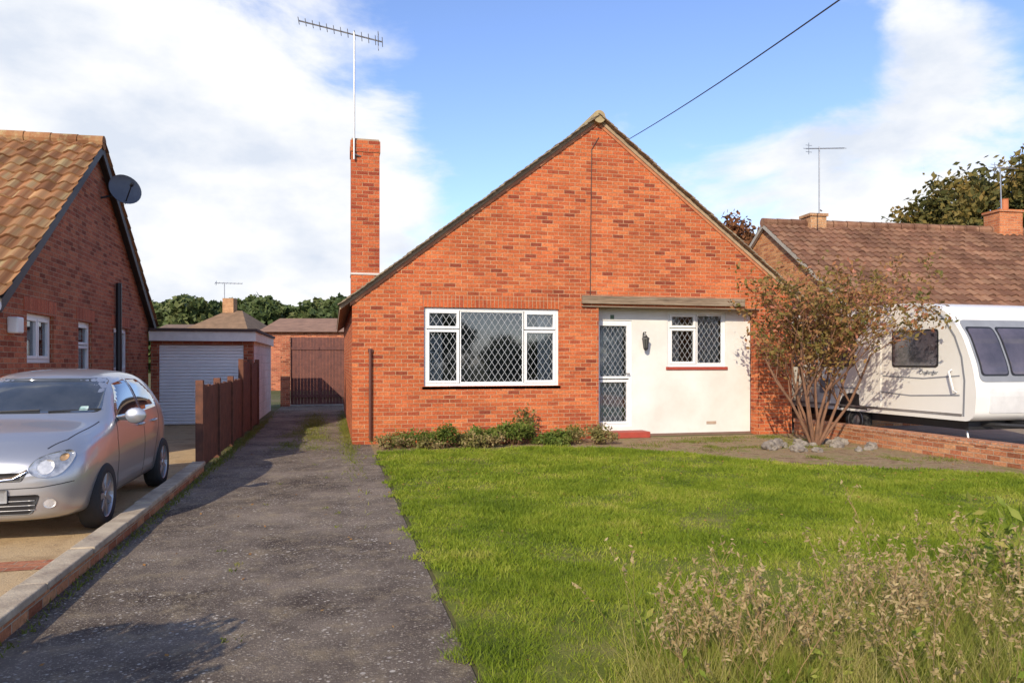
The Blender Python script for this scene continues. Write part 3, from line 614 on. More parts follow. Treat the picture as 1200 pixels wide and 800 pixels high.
def cdec(name,poly,view,mat,off=.004,parent=car,res=.04,thick=.012,**kw):
    poly=[(a*CS,b_*CS) for a,b_ in poly]
    if view=='L': V,f=project(poly,lambda a,b_:(a,2,b_),(0,-1,0),bv,off,res,thick)
    elif view=='Rr': V,f=project(poly,lambda a,b_:(a,-2,b_),(0,1,0),bv,off,res,thick)
    elif view=='F': V,f=project(poly,lambda a,b_:(3,a,b_),(-1,0,0),bv,off,res,thick)
    elif view=='B': V,f=project(poly,lambda a,b_:(-3,a,b_),(1,0,0),bv,off,res,thick)
    elif view=='T': V,f=project(poly,lambda a,b_:(a,b_,3),(0,0,-1),bv,off,res,thick)
    m=MB(); m.add(V,f); return build(name,m,mat,parent,smooth=True,recalc=False,**kw)
def rnd(poly,r=.03,n=4):
    out=[];N=len(poly)
    for i in range(N):
        P=Vector(poly[i]);A=Vector(poly[i-1]);B=Vector(poly[(i+1)%N]); a=(A-P);b_=(B-P); rr_=min(r,a.length*.45,b_.length*.45)
        s_=P+a.normalized()*rr_; e_=P+b_.normalized()*rr_
        for k_ in range(n+1): t_=k_/n; q=s_*(1-t_)**2+P*2*t_*(1-t_)+e_*t_**2; out.append((q.x,q.y))
    return out
def seam(pts,w=.005):
    L=[];Rr_=[]
    for i,p in enumerate(pts):
        a=Vector(pts[max(0,i-1)]);b_=Vector(pts[min(len(pts)-1,i+1)]); t_=(b_-a).normalized(); n_=Vector((-t_.y,t_.x))*w
        L.append((p[0]+n_.x,p[1]+n_.y));Rr_.append((p[0]-n_.x,p[1]-n_.y))
    return L+Rr_[::-1]
ws=cdec('windscreen',rnd([(-.66,1.07),(.66,1.07),(.555,1.40),(-.555,1.40)],.06),'F',CGL,res=.05)
cdec('tax_disc',rnd([(.46,1.09),(.54,1.09),(.53,1.13),(.46,1.13)],.01),'F',simple('sticker',(.5,.55,.6),(.2,.4,.3),scale=40,bmp=0),off=.008,parent=ws,res=.02,thick=.003)
cdec('rear_window',rnd([(-.55,1.07),(.55,1.07),(.48,1.32),(-.48,1.32)],.06),'B',CGL)
for vw in ('L','Rr'):
    cdec('side_window',rnd([(.66,1.005),(.60,1.08),(.20,1.34),(-.22,1.385),(-.22,1.005)],.03),vw,CGL)
    cdec('side_window',rnd([(-.29,1.01),(-.29,1.387),(-.72,1.37),(-1.02,1.22),(-1.10,1.10),(-1.02,1.03)],.03),vw,CGL)
    cdec('door_seam',seam([(.70,.99),(.80,.8),(.80,.45),(.72,.30)]),vw,BLACK,off=.0015,thick=.004)
    cdec('door_seam',seam([(-.255,1.40),(-.255,.9),(-.26,.30)]),vw,BLACK,off=.0015,thick=.004)
    cdec('door_seam',seam([(-1.10,1.06),(-1.02,.85),(-.86,.66),(-.78,.5),(-.78,.30)]),vw,BLACK,off=.0015,thick=.004)
    cdec('door_seam',seam([(.72,.28),(-.78,.28)]),vw,BLACK,off=.0015,thick=.004)
    s=1 if vw=='L' else -1
    for hx in (-.12,-.72):
        h=bv.ray_cast(Vector((hx*CS,2*s,.88*CS)),Vector((0,-s,0)))[0]
        m=MB(); m.tube([h+Vector((.08,s*-.005,0)),h+Vector((.06,s*.03,0)),h+Vector((-.06,s*.03,0)),h+Vector((-.08,s*-.005,0))],.012,8); build('door_handle',m,PAINT,car,smooth=True)
    m=MB(); m.lathe([(0,-.07),(.05,-.055),(.075,0),(.08,.03),(.07,.05),(0,.05)],(.60*CS,s*.90,1.02*CS),(1,0,0),16)
    m.v=[(a,s*.90+(b_-s*.90)*1.25,c) for a,b_,c in m.v]; mr=build('wing_mirror',m,PAINT,car,smooth=True)
    m=MB(); m.obox((.62*CS,s*.79,.99*CS),Vector((1,0,0)),Vector((0,1,0)),Vector((0,0,1)),.03,.06,.015); build('mirror_arm',m,BLACK,mr)
HLG=simple('headlight_lens',(.55,.57,.60),(.22,.23,.25),scale=18,rough=.10,metal=.4,bmp=0,coat=1)
REFL=simple('lamp_reflector',(.75,.75,.74),(.5,.5,.5),scale=30,rough=.35,metal=.3,bmp=0,coat=1); AMB=simple('amber',(.45,.28,.14),rough=.2,bmp=0); REDL=simple('red_lens',(.4,.02,.02),rough=.1,bmp=0)
for s in (1,-1):
    hp=[(s*a,b_) for a,b_ in [(.40,.66),(.44,.60),(.54,.575),(.64,.60),(.695,.68),(.71,.76),(.66,.80),(.55,.785),(.45,.74)]]
    h=cdec('headlight',rnd(hp,.05),'F',HLG,off=.012,res=.03,thick=.03)
    cdec('bulb',ell(s*.53,.67,.062,.062),'F',REFL,off=.015,parent=h,res=.02)
    cdec('indicator',ell(s*.64,.74,.03,.03),'F',AMB,off=.015,parent=h,res=.02)
    cdec('fog_light',ell(s*.56,.36,.045,.045),'F',REFL,off=.006,res=.02)
    cdec('tail_light',rnd([(s*.52,.78),(s*.66,.80),(s*.66,1.0),(s*.55,1.02)],.03),'B',REDL,off=.01)
cdec('grille',rnd([(-.40,.63),(.40,.63),(.36,.555),(-.36,.555)],.02),'F',BLACK,off=.004,res=.03)
cdec('grille_trim',seam([(-.40,.645),(-.30,.59),(-.1,.565),(.1,.565),(.30,.59),(.40,.645)],.012),'F',CHR,off=.012,res=.02)
cdec('emblem',ell(0,.61,.055,.055),'F',CHR,off=.016,res=.02)
lg=cdec('lower_grille',rnd([(-.50,.44),(.50,.44),(.44,.27),(-.44,.27)],.04),'F',BLACK,off=.004,res=.03)
for zz in (.31,.35,.39): cdec('grille_bar',[(-.46,zz),(.46,zz),(.46,zz+.008),(-.46,zz+.008)],'F',METAL,off=.010,parent=lg,res=.05)
cdec('bumper_line',seam([(-.72,.53),(-.5,.50),(0,.49),(.5,.50),(.72,.53)],.004),'F',BLACK,off=.0015,thick=.004,res=.03)
cdec('number_plate',rnd([(-.26,.49),(.26,.49),(.26,.38),(-.26,.38)],.01),'F',simple('blurred_plate',(.30,.30,.30),(.18,.18,.18),scale=9,bmp=0),off=.022,res=.05,thick=.02)
for s in (1,-1): cdec('bonnet_seam',seam([(1.74,s*.50),(1.55,s*.60),(1.2,s*.66),(.95,s*.69)],.005),'T',BLACK,off=.0015,thick=.004)
for s in (-.3,.2):
    m=MB(); h0=bv.ray_cast(Vector((3,s,1.085*CS)),Vector((-1,0,0)))[0]; h1=bv.ray_cast(Vector((3,s+.42,1.10*CS)),Vector((-1,0,0)))[0]
    m.tube([h0+Vector((.02,0,0)),h1+Vector((.02,0,.0))],.008,6); build('wiper',m,BLACK,car)
m=MB(); m.box(-1.5*CS,1.5*CS,-.5,.5,.2,.5); build('underside',m,BLACK,car)
DISC=simple('disc',(.05,.05,.05),rough=.5)
for ax in (FAX,RAX):
    for s in (1,-1):
        c=(ax,s*.715,WR)
        m=MB(); m.lathe([(.20,-.085),(.27,-.09),(WR-.005,-.07),(WR,-.03),(WR,.03),(WR-.005,.07),(.27,.09),(.20,.085)],c,(0,1,0),36)
        ty=build('wheel',m,TYRE,car,smooth=True)
        m=MB(); m.lathe([(.205,s*.085),(.195,s*.08),(.185,s*.04),(.185,-s*.06),(0,-s*.06)],c,(0,1,0),36)
        for kq in range(7):
            t_=2*math.pi*kq/7; dv=Vector((math.cos(t_),0,math.sin(t_))); pv=Vector((-math.sin(t_),0,math.cos(t_)))
            m.obox(Vector(c)+dv*.11+Vector((0,s*.06,0)),dv,pv,Vector((0,1,0)),.085,.026,.012)
        m.lathe([(0,s*.08),(.035,s*.08),(.045,s*.06),(.045,s*.03)],c,(0,1,0),16)
        build('rim',m,ALLOY,ty,bevel=.003)
        m=MB(); m.lathe([(0,0),(.183,0)],(ax,s*.715+s*.01,WR),(0,1,0),24); build('brake_disc',m,DISC,ty)
# ================================================================= CARAVAN
cv=thing('caravan','white touring caravan parked beside low brick wall','caravan',(11.4,13,0))
CW=simple('caravan_white',(.78,.76,.71),(.72,.70,.65),scale=.7,rough=.3,bmp=0,coat=.3)
prof=[(10.22,.52),(10.10,.62),(10.06,1.0),(10.14,1.45),(10.34,1.95),(10.62,2.33),(10.95,2.53),(11.5,2.60),(13,2.62),(16.2,2.60),(16.45,2.5),(16.6,2.2),(16.62,.52)]
mb=MB(); mb.panel(rnd(prof,.12,5),[],0,2.2,lambda a,b_,d:(10.32+d,a,b_)); cbd=build('body',mb,CW,cv,bevel=.07,seg=4,angle=60)
bpy.context.view_layer.update()
dg=bpy.context.evaluated_depsgraph_get(); em=cbd.evaluated_get(dg).to_mesh(); cvb=BVHTree.FromPolygons([v.co.copy()+ORG[cv.name] for v in em.vertices],[tuple(p.vertices) for p in em.polygons])
CVG=simple('caravan_window',(.04,.035,.04),(.12,.10,.12),scale=1.5,rough=.08,bmp=0,coat=1)
def vdec(name,poly,side,mat,off=.012,res=.08,thick=.02,parent=cv):
    if side: V,f=project(poly,lambda a,b_:(9,a,b_),(1,0,0),cvb,off,res,thick)
    else: V,f=project(poly,lambda a,b_:(a,8,b_),(0,1,0),cvb,off,res,thick)
    m=MB(); m.add(V,f); return build(name,m,mat,parent,smooth=False,recalc=False)
GREY=simple('grey_trim',(.25,.26,.28),rough=.4,bmp=0)
def capw(name,a0,a1,b0,b1,side):
    w=vdec(name,rnd([(a0,b0),(a1,b0),(a1,b1),(a0,b1)],.07),side,BLACK,off=.012)
    vdec('pane',rnd([(a0+.03,b0+.03),(a1-.03,b0+.03),(a1-.03,b1-.03),(a0+.03,b1-.03)],.06),side,CVG,off=.02,parent=w)
    return w
capw('side_window',10.85,11.95,1.42,2.10,True); capw('side_window',13.0,14.1,1.42,2.10,True); capw('side_window',14.8,15.6,1.42,2.10,True)
vdec('front_window_surround',rnd([(10.42,1.18),(12.42,1.18),(12.42,2.24),(10.42,2.24)],.12),False,GREY,off=.008)
for a,b_ in ((10.46,11.03),(11.07,11.77),(11.81,12.38)): capw('front_window',a,b_,1.28,2.12,False)
vdec('curved_trim',seam([(10.98,2.48),(10.72,2.25),(10.5,1.95),(10.36,1.6),(10.3,1.2),(10.32,.6)],.018),True,GREY,off=.006)
vdec('stripe',seam([(10.4,.95),(11.5,.90),(13,.98),(16.2,1.0)],.012),True,GREY,off=.005)
vdec('stripe',seam([(10.4,1.28),(11.2,1.22),(12.2,1.25)],.012),True,GREY,off=.005)
vdec('skirt_rail',[(10.35,.60),(16.4,.60),(16.4,.64),(10.35,.64)],True,METAL,off=.012)
vdec('front_locker',rnd([(10.6,.66),(12.2,.66),(12.2,1.08),(10.6,1.08)],.05),False,simple('locker_line',(.70,.69,.67),bmp=0,rough=.3),off=.01)
vdec('door',rnd([(12.25,.62),(12.85,.62),(12.85,2.25),(12.25,2.25)],.08),True,CW,off=.012)
vdec('vent_cover',rnd([(13.6,.85),(14.1,.85),(14.1,1.15),(13.6,1.15)],.03),True,GREY,off=.012)
m=MB(); m.lathe([(.12,-.07),(.3,-.08),(.33,-.04),(.33,.04),(.3,.08),(.12,.08)],(10.46,13.05,.335),(1,0,0),28); cwl=build('wheel',m,TYRE,cv,smooth=True)
m=MB(); m.lathe([(0,-.06),(.06,-.07),(.12,-.04),(.2,-.06),(.21,-.085),(.2,.05)],(10.46,13.05,.335),(1,0,0),28); build('rim',m,ALLOY,cwl,smooth=True)
vdec('wheel_arch',ell(13.05,.55,.42,.34,p=2.2),True,BLACK,off=.004)
m=MB(); m.box(11.3,11.38,9.0,10.4,.42,.50); m.tube([(10.75,10.5,.45),(11.34,9.3,.45)],.04,6); m.tube([(11.95,10.5,.45),(11.34,9.3,.45)],.04,6); m.box(10.5,12.3,10.4,16.2,.36,.50); build('chassis',m,BLACK,cv)
m=MB(); m.tube([(11.34,9.2,.12),(11.34,9.2,.75)],.03,8); m.lathe([(0,-.03),(.1,-.03),(.1,.03),(0,.03)],(11.34,9.2,.10),(1,0,0),16); build('jockey_wheel',m,BLACK,cv)
for (x,y) in ((10.6,10.55),(12.2,10.55),(10.6,16),(12.2,16)):
    m=MB(); m.tube([(x,y,.42),(x-.02,y-.1,.02)],.022,6); build('corner_steady',m,METAL,cv)
m=MB(); m.tube([(10.30,10.45,1.0),(10.24,10.45,1.03),(10.24,10.55,1.35),(10.30,10.55,1.38)],.014,8); build('grab_handle',m,WHITE,cv)
tcu=bpy.data.curves.new('maker_lettering','FONT'); tcu.body='Challenger'; tcu.size=.10; tcu.extrude=.002; tcu.shear=.3
to=bpy.data.objects.new('tmp',tcu); SC.collection.objects.link(to); bpy.context.view_layer.update(); tm=bpy.data.meshes.new_from_object(to.evaluated_get(bpy.context.evaluated_depsgraph_get())); bpy.data.objects.remove(to)
tm.transform(Matrix(((0,0,-1,10.312-11.4),(-1,0,0,11.30-13),(0,1,0,1.30),(0,0,0,1)))); tob=finish(tm,'lettering',GREY,cv,False,{}); ORG[tob.name]=ORG[cv.name]
# ================================================================= VEGETATION
def grow(mb,p,d,L,r,depth,tips,spread,upb,seg=4,kids=(3,4),shr=.68,rs=R):
    pts=[p.copy()]; rad=[r]; d=d.normalized()
    for i in range(seg):
        d=(d+Vector((rs.gauss(0,.13),rs.gauss(0,.13),rs.gauss(0,.08)+upb))).normalized(); q=pts[-1]+d*L/seg
        pts.append(q); rad.append(r*(1-.5*(i+1)/seg))
        if depth<=1: tips.append(q.copy())
    mb.tube(pts,rad,5 if depth<3 else 7,caps=False)
    if depth>0:
        for k_ in range(rs.randint(*kids)):
            j=rs.randint(max(1,seg//2),seg); a=rs.uniform(0,6.283)
            side=Vector((math.cos(a),math.sin(a),rs.uniform(-.2,.5))).normalized()
            grow(mb,pts[j],(d*(1-spread)+side*spread),L*shr*rs.uniform(.7,1.15),rad[j]*.6,depth-1,tips,spread,upb,seg,kids,shr,rs)
def plant(name,lab,cat,loc,stems,L,r,depth,leafn,leafs,lmat,jit,spread=.5,upb=.05,tilt=.5,kids=(3,4),shr=.68,bmat=BARK,clampx=None,group=None,tnames=('trunk','crown'),elong=1.8,seed=1,fit=None):
    rs=random.Random(seed); rg=np.random.default_rng(seed)
    e=thing(name,lab,cat,loc,group=group); m=MB(); tips=[]
    for i in range(stems):
        a=6.283*i/stems+rs.uniform(-.3,.3); tl=tilt*rs.uniform(.3,1.2) if stems>1 else .05
        grow(m,Vector(loc)+Vector((math.cos(a),math.sin(a),0))*(.05 if stems>1 else 0),Vector((math.cos(a)*tl,math.sin(a)*tl,1)),L*rs.uniform(.8,1.15),r,depth,tips,spread,upb,rs=rs,kids=kids,shr=shr)
    T=np.array([tuple(t) for t in tips]); mv=np.array(m.v); lo=np.array(loc)
    if fit:
        hx,hz=fit; sz=hz/(np.percentile(T[:,2],99.5)-lo[2]); sx=hx/np.percentile(np.hypot(T[:,0]-lo[0],T[:,1]-lo[1]),97); S=np.array([sx,sx,sz])
        T=lo+(T-lo)*S; mv=lo+(mv-lo)*S
    if clampx:
        for A in (T,mv):
            k=A[:,0]>clampx-.3; A[k,0]=clampx-.3+.3*np.tanh((A[k,0]-clampx+.3)/.8)
    m.v=mv.tolist()
    build(tnames[0],m,bmat,e,recalc=False,smooth=True)
    idx=rg.integers(0,len(T),leafn); P=T[idx]+rg.normal(size=(leafn,3))*jit
    if clampx: P[:,0]=np.minimum(P[:,0],clampx)
    P[:,2]=np.maximum(P[:,2],loc[2]+.02)
    npmesh(tnames[1],leaves(P,leafs,elong=elong,rng=rg),4,lmat,e); return e
ROSE=leafmat('shrub_leaves',[(.07,.08,.02),(.16,.14,.035),(.28,.18,.06),(.36,.15,.07),(.55,.24,.18)],.3,2.5)
GRN=leafmat('green_leaves',[(.05,.08,.015),(.10,.15,.025),(.17,.21,.04),(.26,.25,.07)],.35,3)
OLV=leafmat('olive_leaves',[(.10,.10,.03),(.18,.17,.05),(.28,.22,.09),(.36,.25,.13)],.3,3)
TRL=leafmat('tree_leaves',[(.05,.06,.02),(.10,.10,.03),(.20,.15,.04),(.30,.18,.05)],.3,.5)
FARL=leafmat('far_leaves',[(.04,.065,.025),(.08,.11,.035),(.14,.15,.055)],.2,.15)
TWIG=simple('reddish_twigs',(.24,.12,.065),(.12,.065,.04),scale=8,rough=.9)
plant('shrub','tall leggy rose shrub with sparse autumn leaves','shrub',(8.5,11.75,.01),13,1.5,.028,3,8000,.048,ROSE,.065,spread=.52,upb=.08,tilt=.5,kids=(3,5),shr=.6,bmat=TWIG,clampx=10.22,seed=4,fit=(1.7,3.35))
for i in range(22):
    rs=random.Random(i); a=rs.uniform(0,6.28); rr_=rs.uniform(.3,1.25); x=8.35+rr_*math.cos(a)*1.0; y=11.5+rr_*math.sin(a)*.6-.1; x=min(x,9.25)
    bm=bmesh.new(); bmesh.ops.create_icosphere(bm,subdivisions=3,radius=1)
    big=rs.random()**2; sx,sy,sz=.05+.12*big,.045+.09*big,.035+.085*big; off=Vector((rs.uniform(0,50),0,0))
    for v in bm.verts:
        d_=1+.45*nz_.noise(v.co*1.3+off)+.2*nz_.noise(v.co*3+off); v.co=Vector((v.co.x*sx*d_,v.co.y*sy*d_,v.co.z*sz*d_))
    me=bpy.data.meshes.new('rock'); bm.to_mesh(me); bm.free(); ob=finish(me,'rock',ROCK,None,False,{'label':'weathered rockery stone lying around shrub base','category':'rock','group':'stones around the shrub'}); ob.location=(x,y,sz*.5); ob.rotation_euler=(rs.uniform(-.3,.3),0,rs.uniform(0,6))
rs=random.Random(77)
for i in range(17):
    x=.95+i*.235+rs.uniform(-.1,.1); y=13.1+rs.uniform(-.35,.35); k=rs.choice('gogoogs'); h=rs.uniform(.16,.42)
    if 1.9<x<2.2: h*=.5
    mt,lab=(GRN,'straggly green plant in bed along brick wall') if k!='o' else (OLV,'brown faded heather in bed along brick wall')
    plant('garden_plant',lab,'plant',(x,y,.01),10,h*.5,.004,2,rs.randint(500,1300),rs.uniform(.022,.04),mt,.04,spread=.55,upb=.04,tilt=rs.uniform(.6,1.6),kids=(2,3),shr=.6,bmat=TWIG,group='plants along the house wall',tnames=('stem','foliage'),seed=20+i,fit=(rs.uniform(.2,.36),h))
plant('garden_plant','tall thin plant under window sill','plant',(3.55,13.45,.01),5,.4,.006,2,200,.045,OLV,.03,spread=.4,upb=.1,tilt=.3,kids=(2,3),bmat=TWIG,group='plants along the house wall',tnames=('stem','foliage'),seed=90,fit=(.2,.62))
def far_tree(u,v,t,rad,lab,seed,mat=TRL,n=12000,ls=.2):
    p=pix(u,v,t); Ht=p.z; plant('tree',lab,'tree',(p.x,p.y,0),1,Ht*.35,.25,4,n,ls,mat,rad*.13,spread=.62,upb=.04,kids=(3,5),shr=.7,seed=seed,fit=(rad,Ht))
far_tree(1088,222,40,2.7,'autumn tree with olive crown behind tiled roof',31)
far_tree(1140,206,42,3.0,'autumn tree with olive crown behind tiled roof',32)
far_tree(1200,200,41,3.3,'tall green tree behind chimney stack',33)
far_tree(866,262,46,2,'reddish autumn tree behind bungalow roof',34,leafmat('red_leaves',[(.1,.05,.02),(.2,.09,.04),(.3,.12,.05)],.3,1),5000)
rg=np.random.default_rng(5)
def blob(P_,r_,n):
    q=rg.normal(size=(n,3)); q/=np.linalg.norm(q,axis=1)[:,None]; q*=(rg.random(n)**.3)[:,None]*r_; q*=(1+.3*np.sin(q[:,[1,2,0]]*1.7+P_[0]))
    q[:,2]*=.75; return q+np.array(P_)
Ps=[]
for i in range(60):
    u=150+i*4.4+rg.uniform(-3,3); t=rg.uniform(110,160); top=357+6*math.sin(i*.31)+rg.uniform(-5,4)
    if u>410: continue
    p=pix(u,top,t); r_=rg.uniform(2.2,4.6); Ps.append(blob((p.x,p.y,p.z-r_*.8),r_,1100)); n2=900
    Ps.append(np.stack([p.x+rg.uniform(-5,5,n2),p.y+rg.uniform(-3,3,n2),rg.uniform(0,max(1,p.z-r_),n2)],1))
P=np.concatenate(Ps); npmesh('distant_woodland',leaves(P,.8,elong=1.3,rng=rg),4,FARL,kind='stuff')
Ps=[]
for i in range(16):
    x=-32+i*4.6+rg.uniform(-1.5,1.5); h=rg.uniform(3.0,6.5); r_=rg.uniform(1.6,2.8); y=-34+rg.uniform(-3,3)
    Ps.append(blob((x,y,h-r_*.6),r_,700)); Ps.append(np.stack([x+rg.uniform(-2,2,300),y+rg.uniform(-1,1,300),rg.uniform(0,h-r_*.6,300)],1))
npmesh('street_greenery',leaves(np.concatenate(Ps),.5,elong=1.3,rng=rg),4,FARL,kind='stuff')
hx0,hx1,hy0,hy1,hh=-2.75,-2.05,-1.5,2.55,1.30  # out-of-view leafy block, added to throw a shadow over the near-left driveway
e=thing('shadow_hedge','unseen green foliage block added to cast shadow on driveway','shadow_hedge',(-2.4,.5,0)); m=MB(); m.box(hx0+.12,hx1-.12,hy0+.12,hy1-.12,0,hh-.12); build('core',m,simple('shadow_hedge_core',(.02,.03,.01)),e)
n=14000; P=np.stack([NR.uniform(hx0,hx1,n),NR.uniform(hy0,hy1,n),NR.uniform(.05,hh,n)],1); s=NR.integers(0,5,n); P[s==0,0]=hx0; P[s==1,0]=hx1; P[s==2,1]=hy0; P[s==3,1]=hy1; P[s==4,2]=hh
P+=NR.normal(size=P.shape)*.05; P[:,2]+=.08*np.sin(P[:,1]*4)*(P[:,2]>hh-.3); npmesh('foliage',leaves(P,.05),4,GRN,e)
def dhouse(lab,u0,u1,vr,ve,t,hip,roofc):
    a=pix(u0,ve,t); b_=pix(u1,ve,t); c=pix((u0+u1)/2,vr,t); W_=(b_-a).length; U_=(b_-a); U_.z=0; U_.normalize(); N_=Vector((U_.y,-U_.x,0))
    T=lambda x,d,z:(a.x+U_.x*x+N_.x*d,a.y+U_.y*x+N_.y*d,z)
    e=thing('distant_house',lab,'house',(a.x,a.y,0)); m=MB(T); D=4; m.box(.3,W_-.3,-D+.3,D-.3,0,a.z); build('wall',m,BRL,e)
    m=MB(T); i_=W_*.5-.6 if hip else 0; zr_=c.z; ze=a.z
    m.add([(0,D,ze),(W_,D,ze),(W_,-D,ze),(0,-D,ze),(i_,0,zr_),(W_-i_,0,zr_)],[(0,1,5,4),(1,2,5),(2,3,4,5),(3,0,4),(0,3,2,1)]); build('roof',m,simple('dr'+lab[:5],roofc,tuple(x*.6 for x in roofc),scale=2,rough=.95,bmp=.6,bs=8),e)
    return e,T,W_,zr_
e,T,W_,zr_=dhouse('distant bungalow with brown hipped roof',238,312,364,390,58,True,(.26,.16,.09))
m=MB(T); m.box(W_*.5-.8,W_*.5+.05,-.4,.4,zr_-1,zr_+.95); build('chimney',m,brick('dc',[(.4,.2,.1),(.55,.3,.15)],(.4,.3,.2)),e)
dhouse('low building with weathered tiled roof behind gate',328,430,373,392,44,False,(.30,.17,.11))
dhouse('distant house with pale brown roof',195,240,380,392,75,False,(.2,.13,.09))
A=pix(722,172,25); B=pix(1010,-27,10)
po=thing('utility_pole','tall wooden telegraph pole behind bungalow','utility pole',(A.x,A.y,0)); m=MB(); m.tube([(A.x,A.y,0),(A.x,A.y,A.z+.02)],[.14,.09],10); build('pole',m,BARK,po)
ca=thing('overhead_cable','black overhead telephone cable above bungalow roof','cable',tuple(A)); m=MB(); m.tube([A+(B-A)*(i/12*1.3)+Vector((0,0,-.5*math.sin(math.pi*i/12)*.3)) for i in range(13)],.012,6); build('wire',m,BLACK,ca)
# ---- foreground weeds: sparse, tall, thin
DRY=leafmat('dry_grass',[(.30,.22,.10),(.46,.35,.17),(.58,.47,.25)],.4,4)
WGR=leafmat('weed_leaves',[(.11,.16,.02),(.20,.26,.035),(.33,.35,.07),(.46,.37,.12)],.4,5)
DSTEM=simple('dry_stem',(.40,.25,.12),(.22,.13,.07),rough=.9,bmp=0)
def weed(x,y,h,kind,seed,size=.03):
    rs=random.Random(seed); rg=np.random.default_rng(seed)
    labs={'g':'leafy green weed at lawn edge','d':'dried brown weed with seed heads','s':'tall dry grass with pale seed heads','b':'broad leaved green weed at lawn edge'}
    e=thing('weed',labs[kind],'weed',(x,y,.01),group='weeds at the lawn edge'); m=MB(); LP=[]; ns={'g':4,'d':2,'s':6,'b':5}[kind]
    for i in range(ns):
        a=rs.uniform(0,6.283); tl=rs.uniform(.05,.5); d_=Vector((math.cos(a)*tl,math.sin(a)*tl,1)).normalized(); L=h*rs.uniform(.55,1.1); pts=[Vector((x+rs.gauss(0,.07),y+rs.gauss(0,.07),.01))]
        for k_ in range(7):
            d_=(d_+Vector((rs.gauss(0,.09),rs.gauss(0,.09),-.07 if kind=='s' else -.02))).normalized(); pts.append(pts[-1]+d_*L/7)
            if kind!='s' and k_>0:
                for _ in range(2 if kind in 'gb' else 1): LP.append(pts[-1]+Vector((rs.gauss(0,.022),rs.gauss(0,.022),rs.gauss(0,.02))))
                if kind=='d' and k_>2:
                    for _b in range(2):
                        a2=rs.uniform(0,6.283); q=pts[-1]+Vector((math.cos(a2)*.045,math.sin(a2)*.045,.075)); m.tube([pts[-1],q],[.0013,.0008],4,caps=False)
                        for _ in range(5): LP.append(q+Vector((rs.gauss(0,.008),rs.gauss(0,.008),rs.gauss(0,.014))))
        m.tube(pts,[(.0026 if kind!='s' else .0017)*(1-.11*k_) for k_ in range(8)],4,caps=False)
        if kind=='s':
            for k_ in range(12): LP.append(pts[-1]+(pts[-2]-pts[-1])*rs.uniform(-.2,1.1)+Vector((rs.gauss(0,.005),rs.gauss(0,.005),rs.gauss(0,.006))))
    build('stem',m,{'g':WGR,'d':DSTEM,'s':DRY,'b':WGR}[kind],e,recalc=False,smooth=True)
    P=np.array([tuple(p) for p in LP]); npmesh('foliage',leaves(P,size if kind in 'gb' else .011,rng=rg,elong=2.4),4,{'g':WGR,'d':DRY,'s':DRY,'b':WGR}[kind],e)
def weedpos(rs):
    u=rs.random()**.75; px=755+u*490; t=rs.uniform(2.8,3.6)+ (1.2*rs.random()**1.5 if px>1000 else .35*rs.random()); return pix(px,425,t)
for i in range(115):
    rs=random.Random(100+i); p=weedpos(rs)
    kd=rs.choice('ggddsssdb'); h={'g':rs.uniform(.12,.36),'b':rs.uniform(.12,.28),'d':rs.uniform(.32,.72),'s':rs.uniform(.35,.68)}[kd]
    weed(p.x,p.y,h,kd,500+i,size=rs.uniform(.014,.026))
for i in range(5):
    rs=random.Random(900+i); p=pix(rs.uniform(1160,1240),425,rs.uniform(4.2,4.8)); weed(p.x,p.y,rs.uniform(.5,.8),'b',950+i,size=.04)
rs=random.Random(9); xs=[];ys=[]
for i in range(460):
    p=weedpos(rs)
    for _ in range(60): xs.append(p.x+rs.gauss(0,.08)); ys.append(p.y+rs.gauss(0,.08))
xs=np.array(xs);ys=np.array(ys); V=blades(xs,ys,.07+.27*NR.random(len(xs))**2,.003+.004*NR.random(len(xs)),.5)
npmesh('long_grass',V,3,leafmat('long_grass_blades',[(.12,.18,.015),(.23,.28,.035),(.38,.36,.09),(.52,.43,.19)],.4,2.5),kind='stuff')
# ================================================================= LIGHT, SKY
SD=Vector((.55,.835,0)).normalized()*math.cos(math.radians(28)); SD.z=-math.sin(math.radians(28))
su=bpy.data.lights.new('sun','SUN'); su.energy=5.0; su.angle=math.radians(.5); su.color=(1,.87,.67)
so=bpy.data.objects.new('sun',su); so.rotation_euler=SD.to_track_quat('-Z','Y').to_euler(); so.location=(0,0,20); SC.collection.objects.link(so)
w=bpy.data.worlds.new('World'); SC.world=w; w.use_nodes=True; n=w.node_tree.nodes; l=w.node_tree.links; bg=n['Background']; bg.inputs[1].default_value=.13
sky=n.new('ShaderNodeTexSky'); sky.sky_type='NISHITA'; sky.sun_disc=False; sky.sun_elevation=math.radians(28); sky.sun_rotation=math.radians(213.4); sky.air_density=1.0; sky.dust_density=.6; sky.ozone_density=1.6
tc=n.new('ShaderNodeTexCoord').outputs['Generated']
skc=mixc(n,l,1.0,sky.outputs[0],(1.45,1.50,1.85),'MULTIPLY')
mp=n.new('ShaderNodeMapping'); mp.inputs['Scale'].default_value=(1,1,1.9); l.new(tc,mp.inputs[0])
nz=noise_tex(n,l,mp.outputs[0],3.6,10,.58); nz.inputs['Distortion'].default_value=.3
tot=nz.outputs[0]
def mth(op,a,b):
    q=n.new('ShaderNodeMath'); q.operation=op
    for i,v in enumerate((a,b)):
        if hasattr(v,'is_linked'): l.new(v,q.inputs[i])
        else: q.inputs[i].default_value=v
    return q.outputs[0]
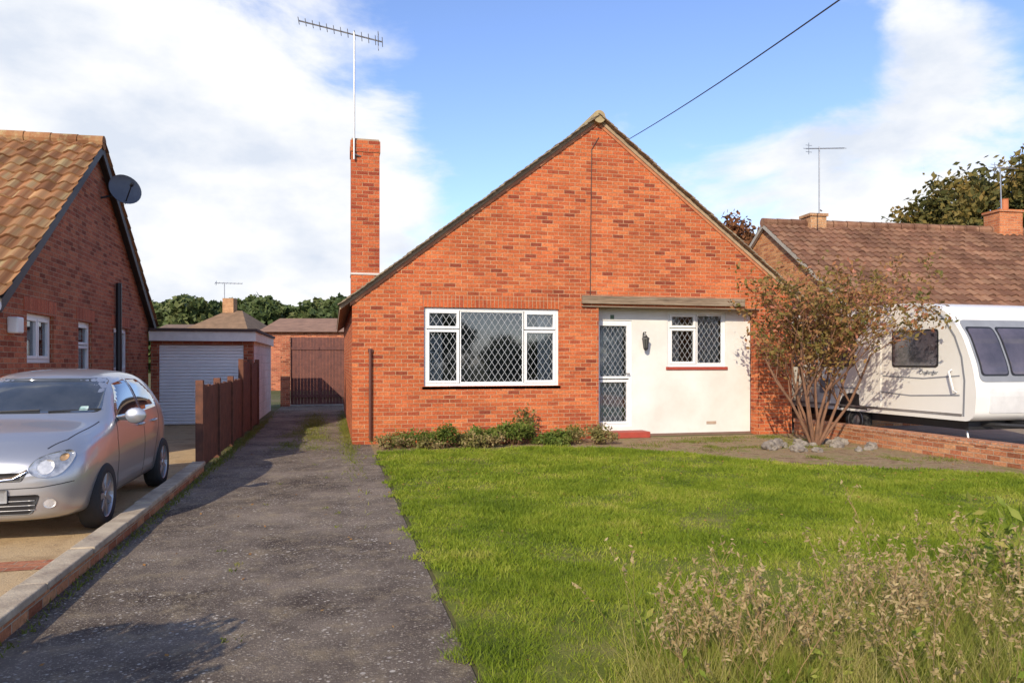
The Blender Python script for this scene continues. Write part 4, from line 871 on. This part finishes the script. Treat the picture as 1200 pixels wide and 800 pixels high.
for (u,v,rad,wt) in ((60,230,.42,.30),(330,270,.30,.26),(200,90,.25,.12),(1060,190,.26,.17),(930,250,.2,.12),(1110,45,.10,.14),(700,40,.32,-.18),(880,70,.18,-.16),(1000,60,.08,-.1),(1190,20,.1,-.1),(600,220,.15,-.06),(470,110,.10,.10),(640,75,.06,.12),(260,-10,.12,-.12)):
    dd=(pix(u,v,1)-Vector((0,0,H))).normalized(); q=n.new('ShaderNodeVectorMath'); q.operation='DISTANCE'; l.new(tc,q.inputs[0]); q.inputs[1].default_value=dd
    mr=n.new('ShaderNodeMapRange'); mr.interpolation_type='SMOOTHSTEP'; mr.inputs[1].default_value=0; mr.inputs[2].default_value=rad; mr.inputs[3].default_value=wt; mr.inputs[4].default_value=0; l.new(q.outputs['Value'],mr.inputs[0]); tot=mth('ADD',tot,mr.outputs[0])
sp=n.new('ShaderNodeSeparateXYZ'); l.new(tc,sp.inputs[0]); mr=n.new('ShaderNodeMapRange'); mr.inputs[1].default_value=0; mr.inputs[2].default_value=.22; mr.inputs[3].default_value=.12; mr.inputs[4].default_value=0; l.new(sp.outputs[2],mr.inputs[0]); tot=mth('ADD',tot,mr.outputs[0])
cr=n.new('ShaderNodeMapRange'); cr.interpolation_type='SMOOTHSTEP'; cr.inputs[1].default_value=.50; cr.inputs[2].default_value=.70; l.new(tot,cr.inputs[0])
nz2=noise_tex(n,l,mp.outputs[0],5,7,.55); cc=ramp(n,[(5.8,6.3,7.2),(7.8,7.9,8.1)],[.36,.54]); l.new(nz2.outputs[0],cc.inputs[0])
out=mixc(n,l,cr.outputs[0],skc,cc.outputs[0]); l.new(out,bg.inputs[0])
# ================================================================= CAMERA
cd=bpy.data.cameras.new('camera'); cam=bpy.data.objects.new('camera',cd); SC.collection.objects.link(cam); SC.camera=cam
cam.location=(0,0,H); cam.rotation_euler=(math.radians(90),0,-TH); cd.sensor_width=36; cd.lens=F/1200*36; cd.shift_y=25/1200; cd.clip_end=5000; cd.clip_start=.05
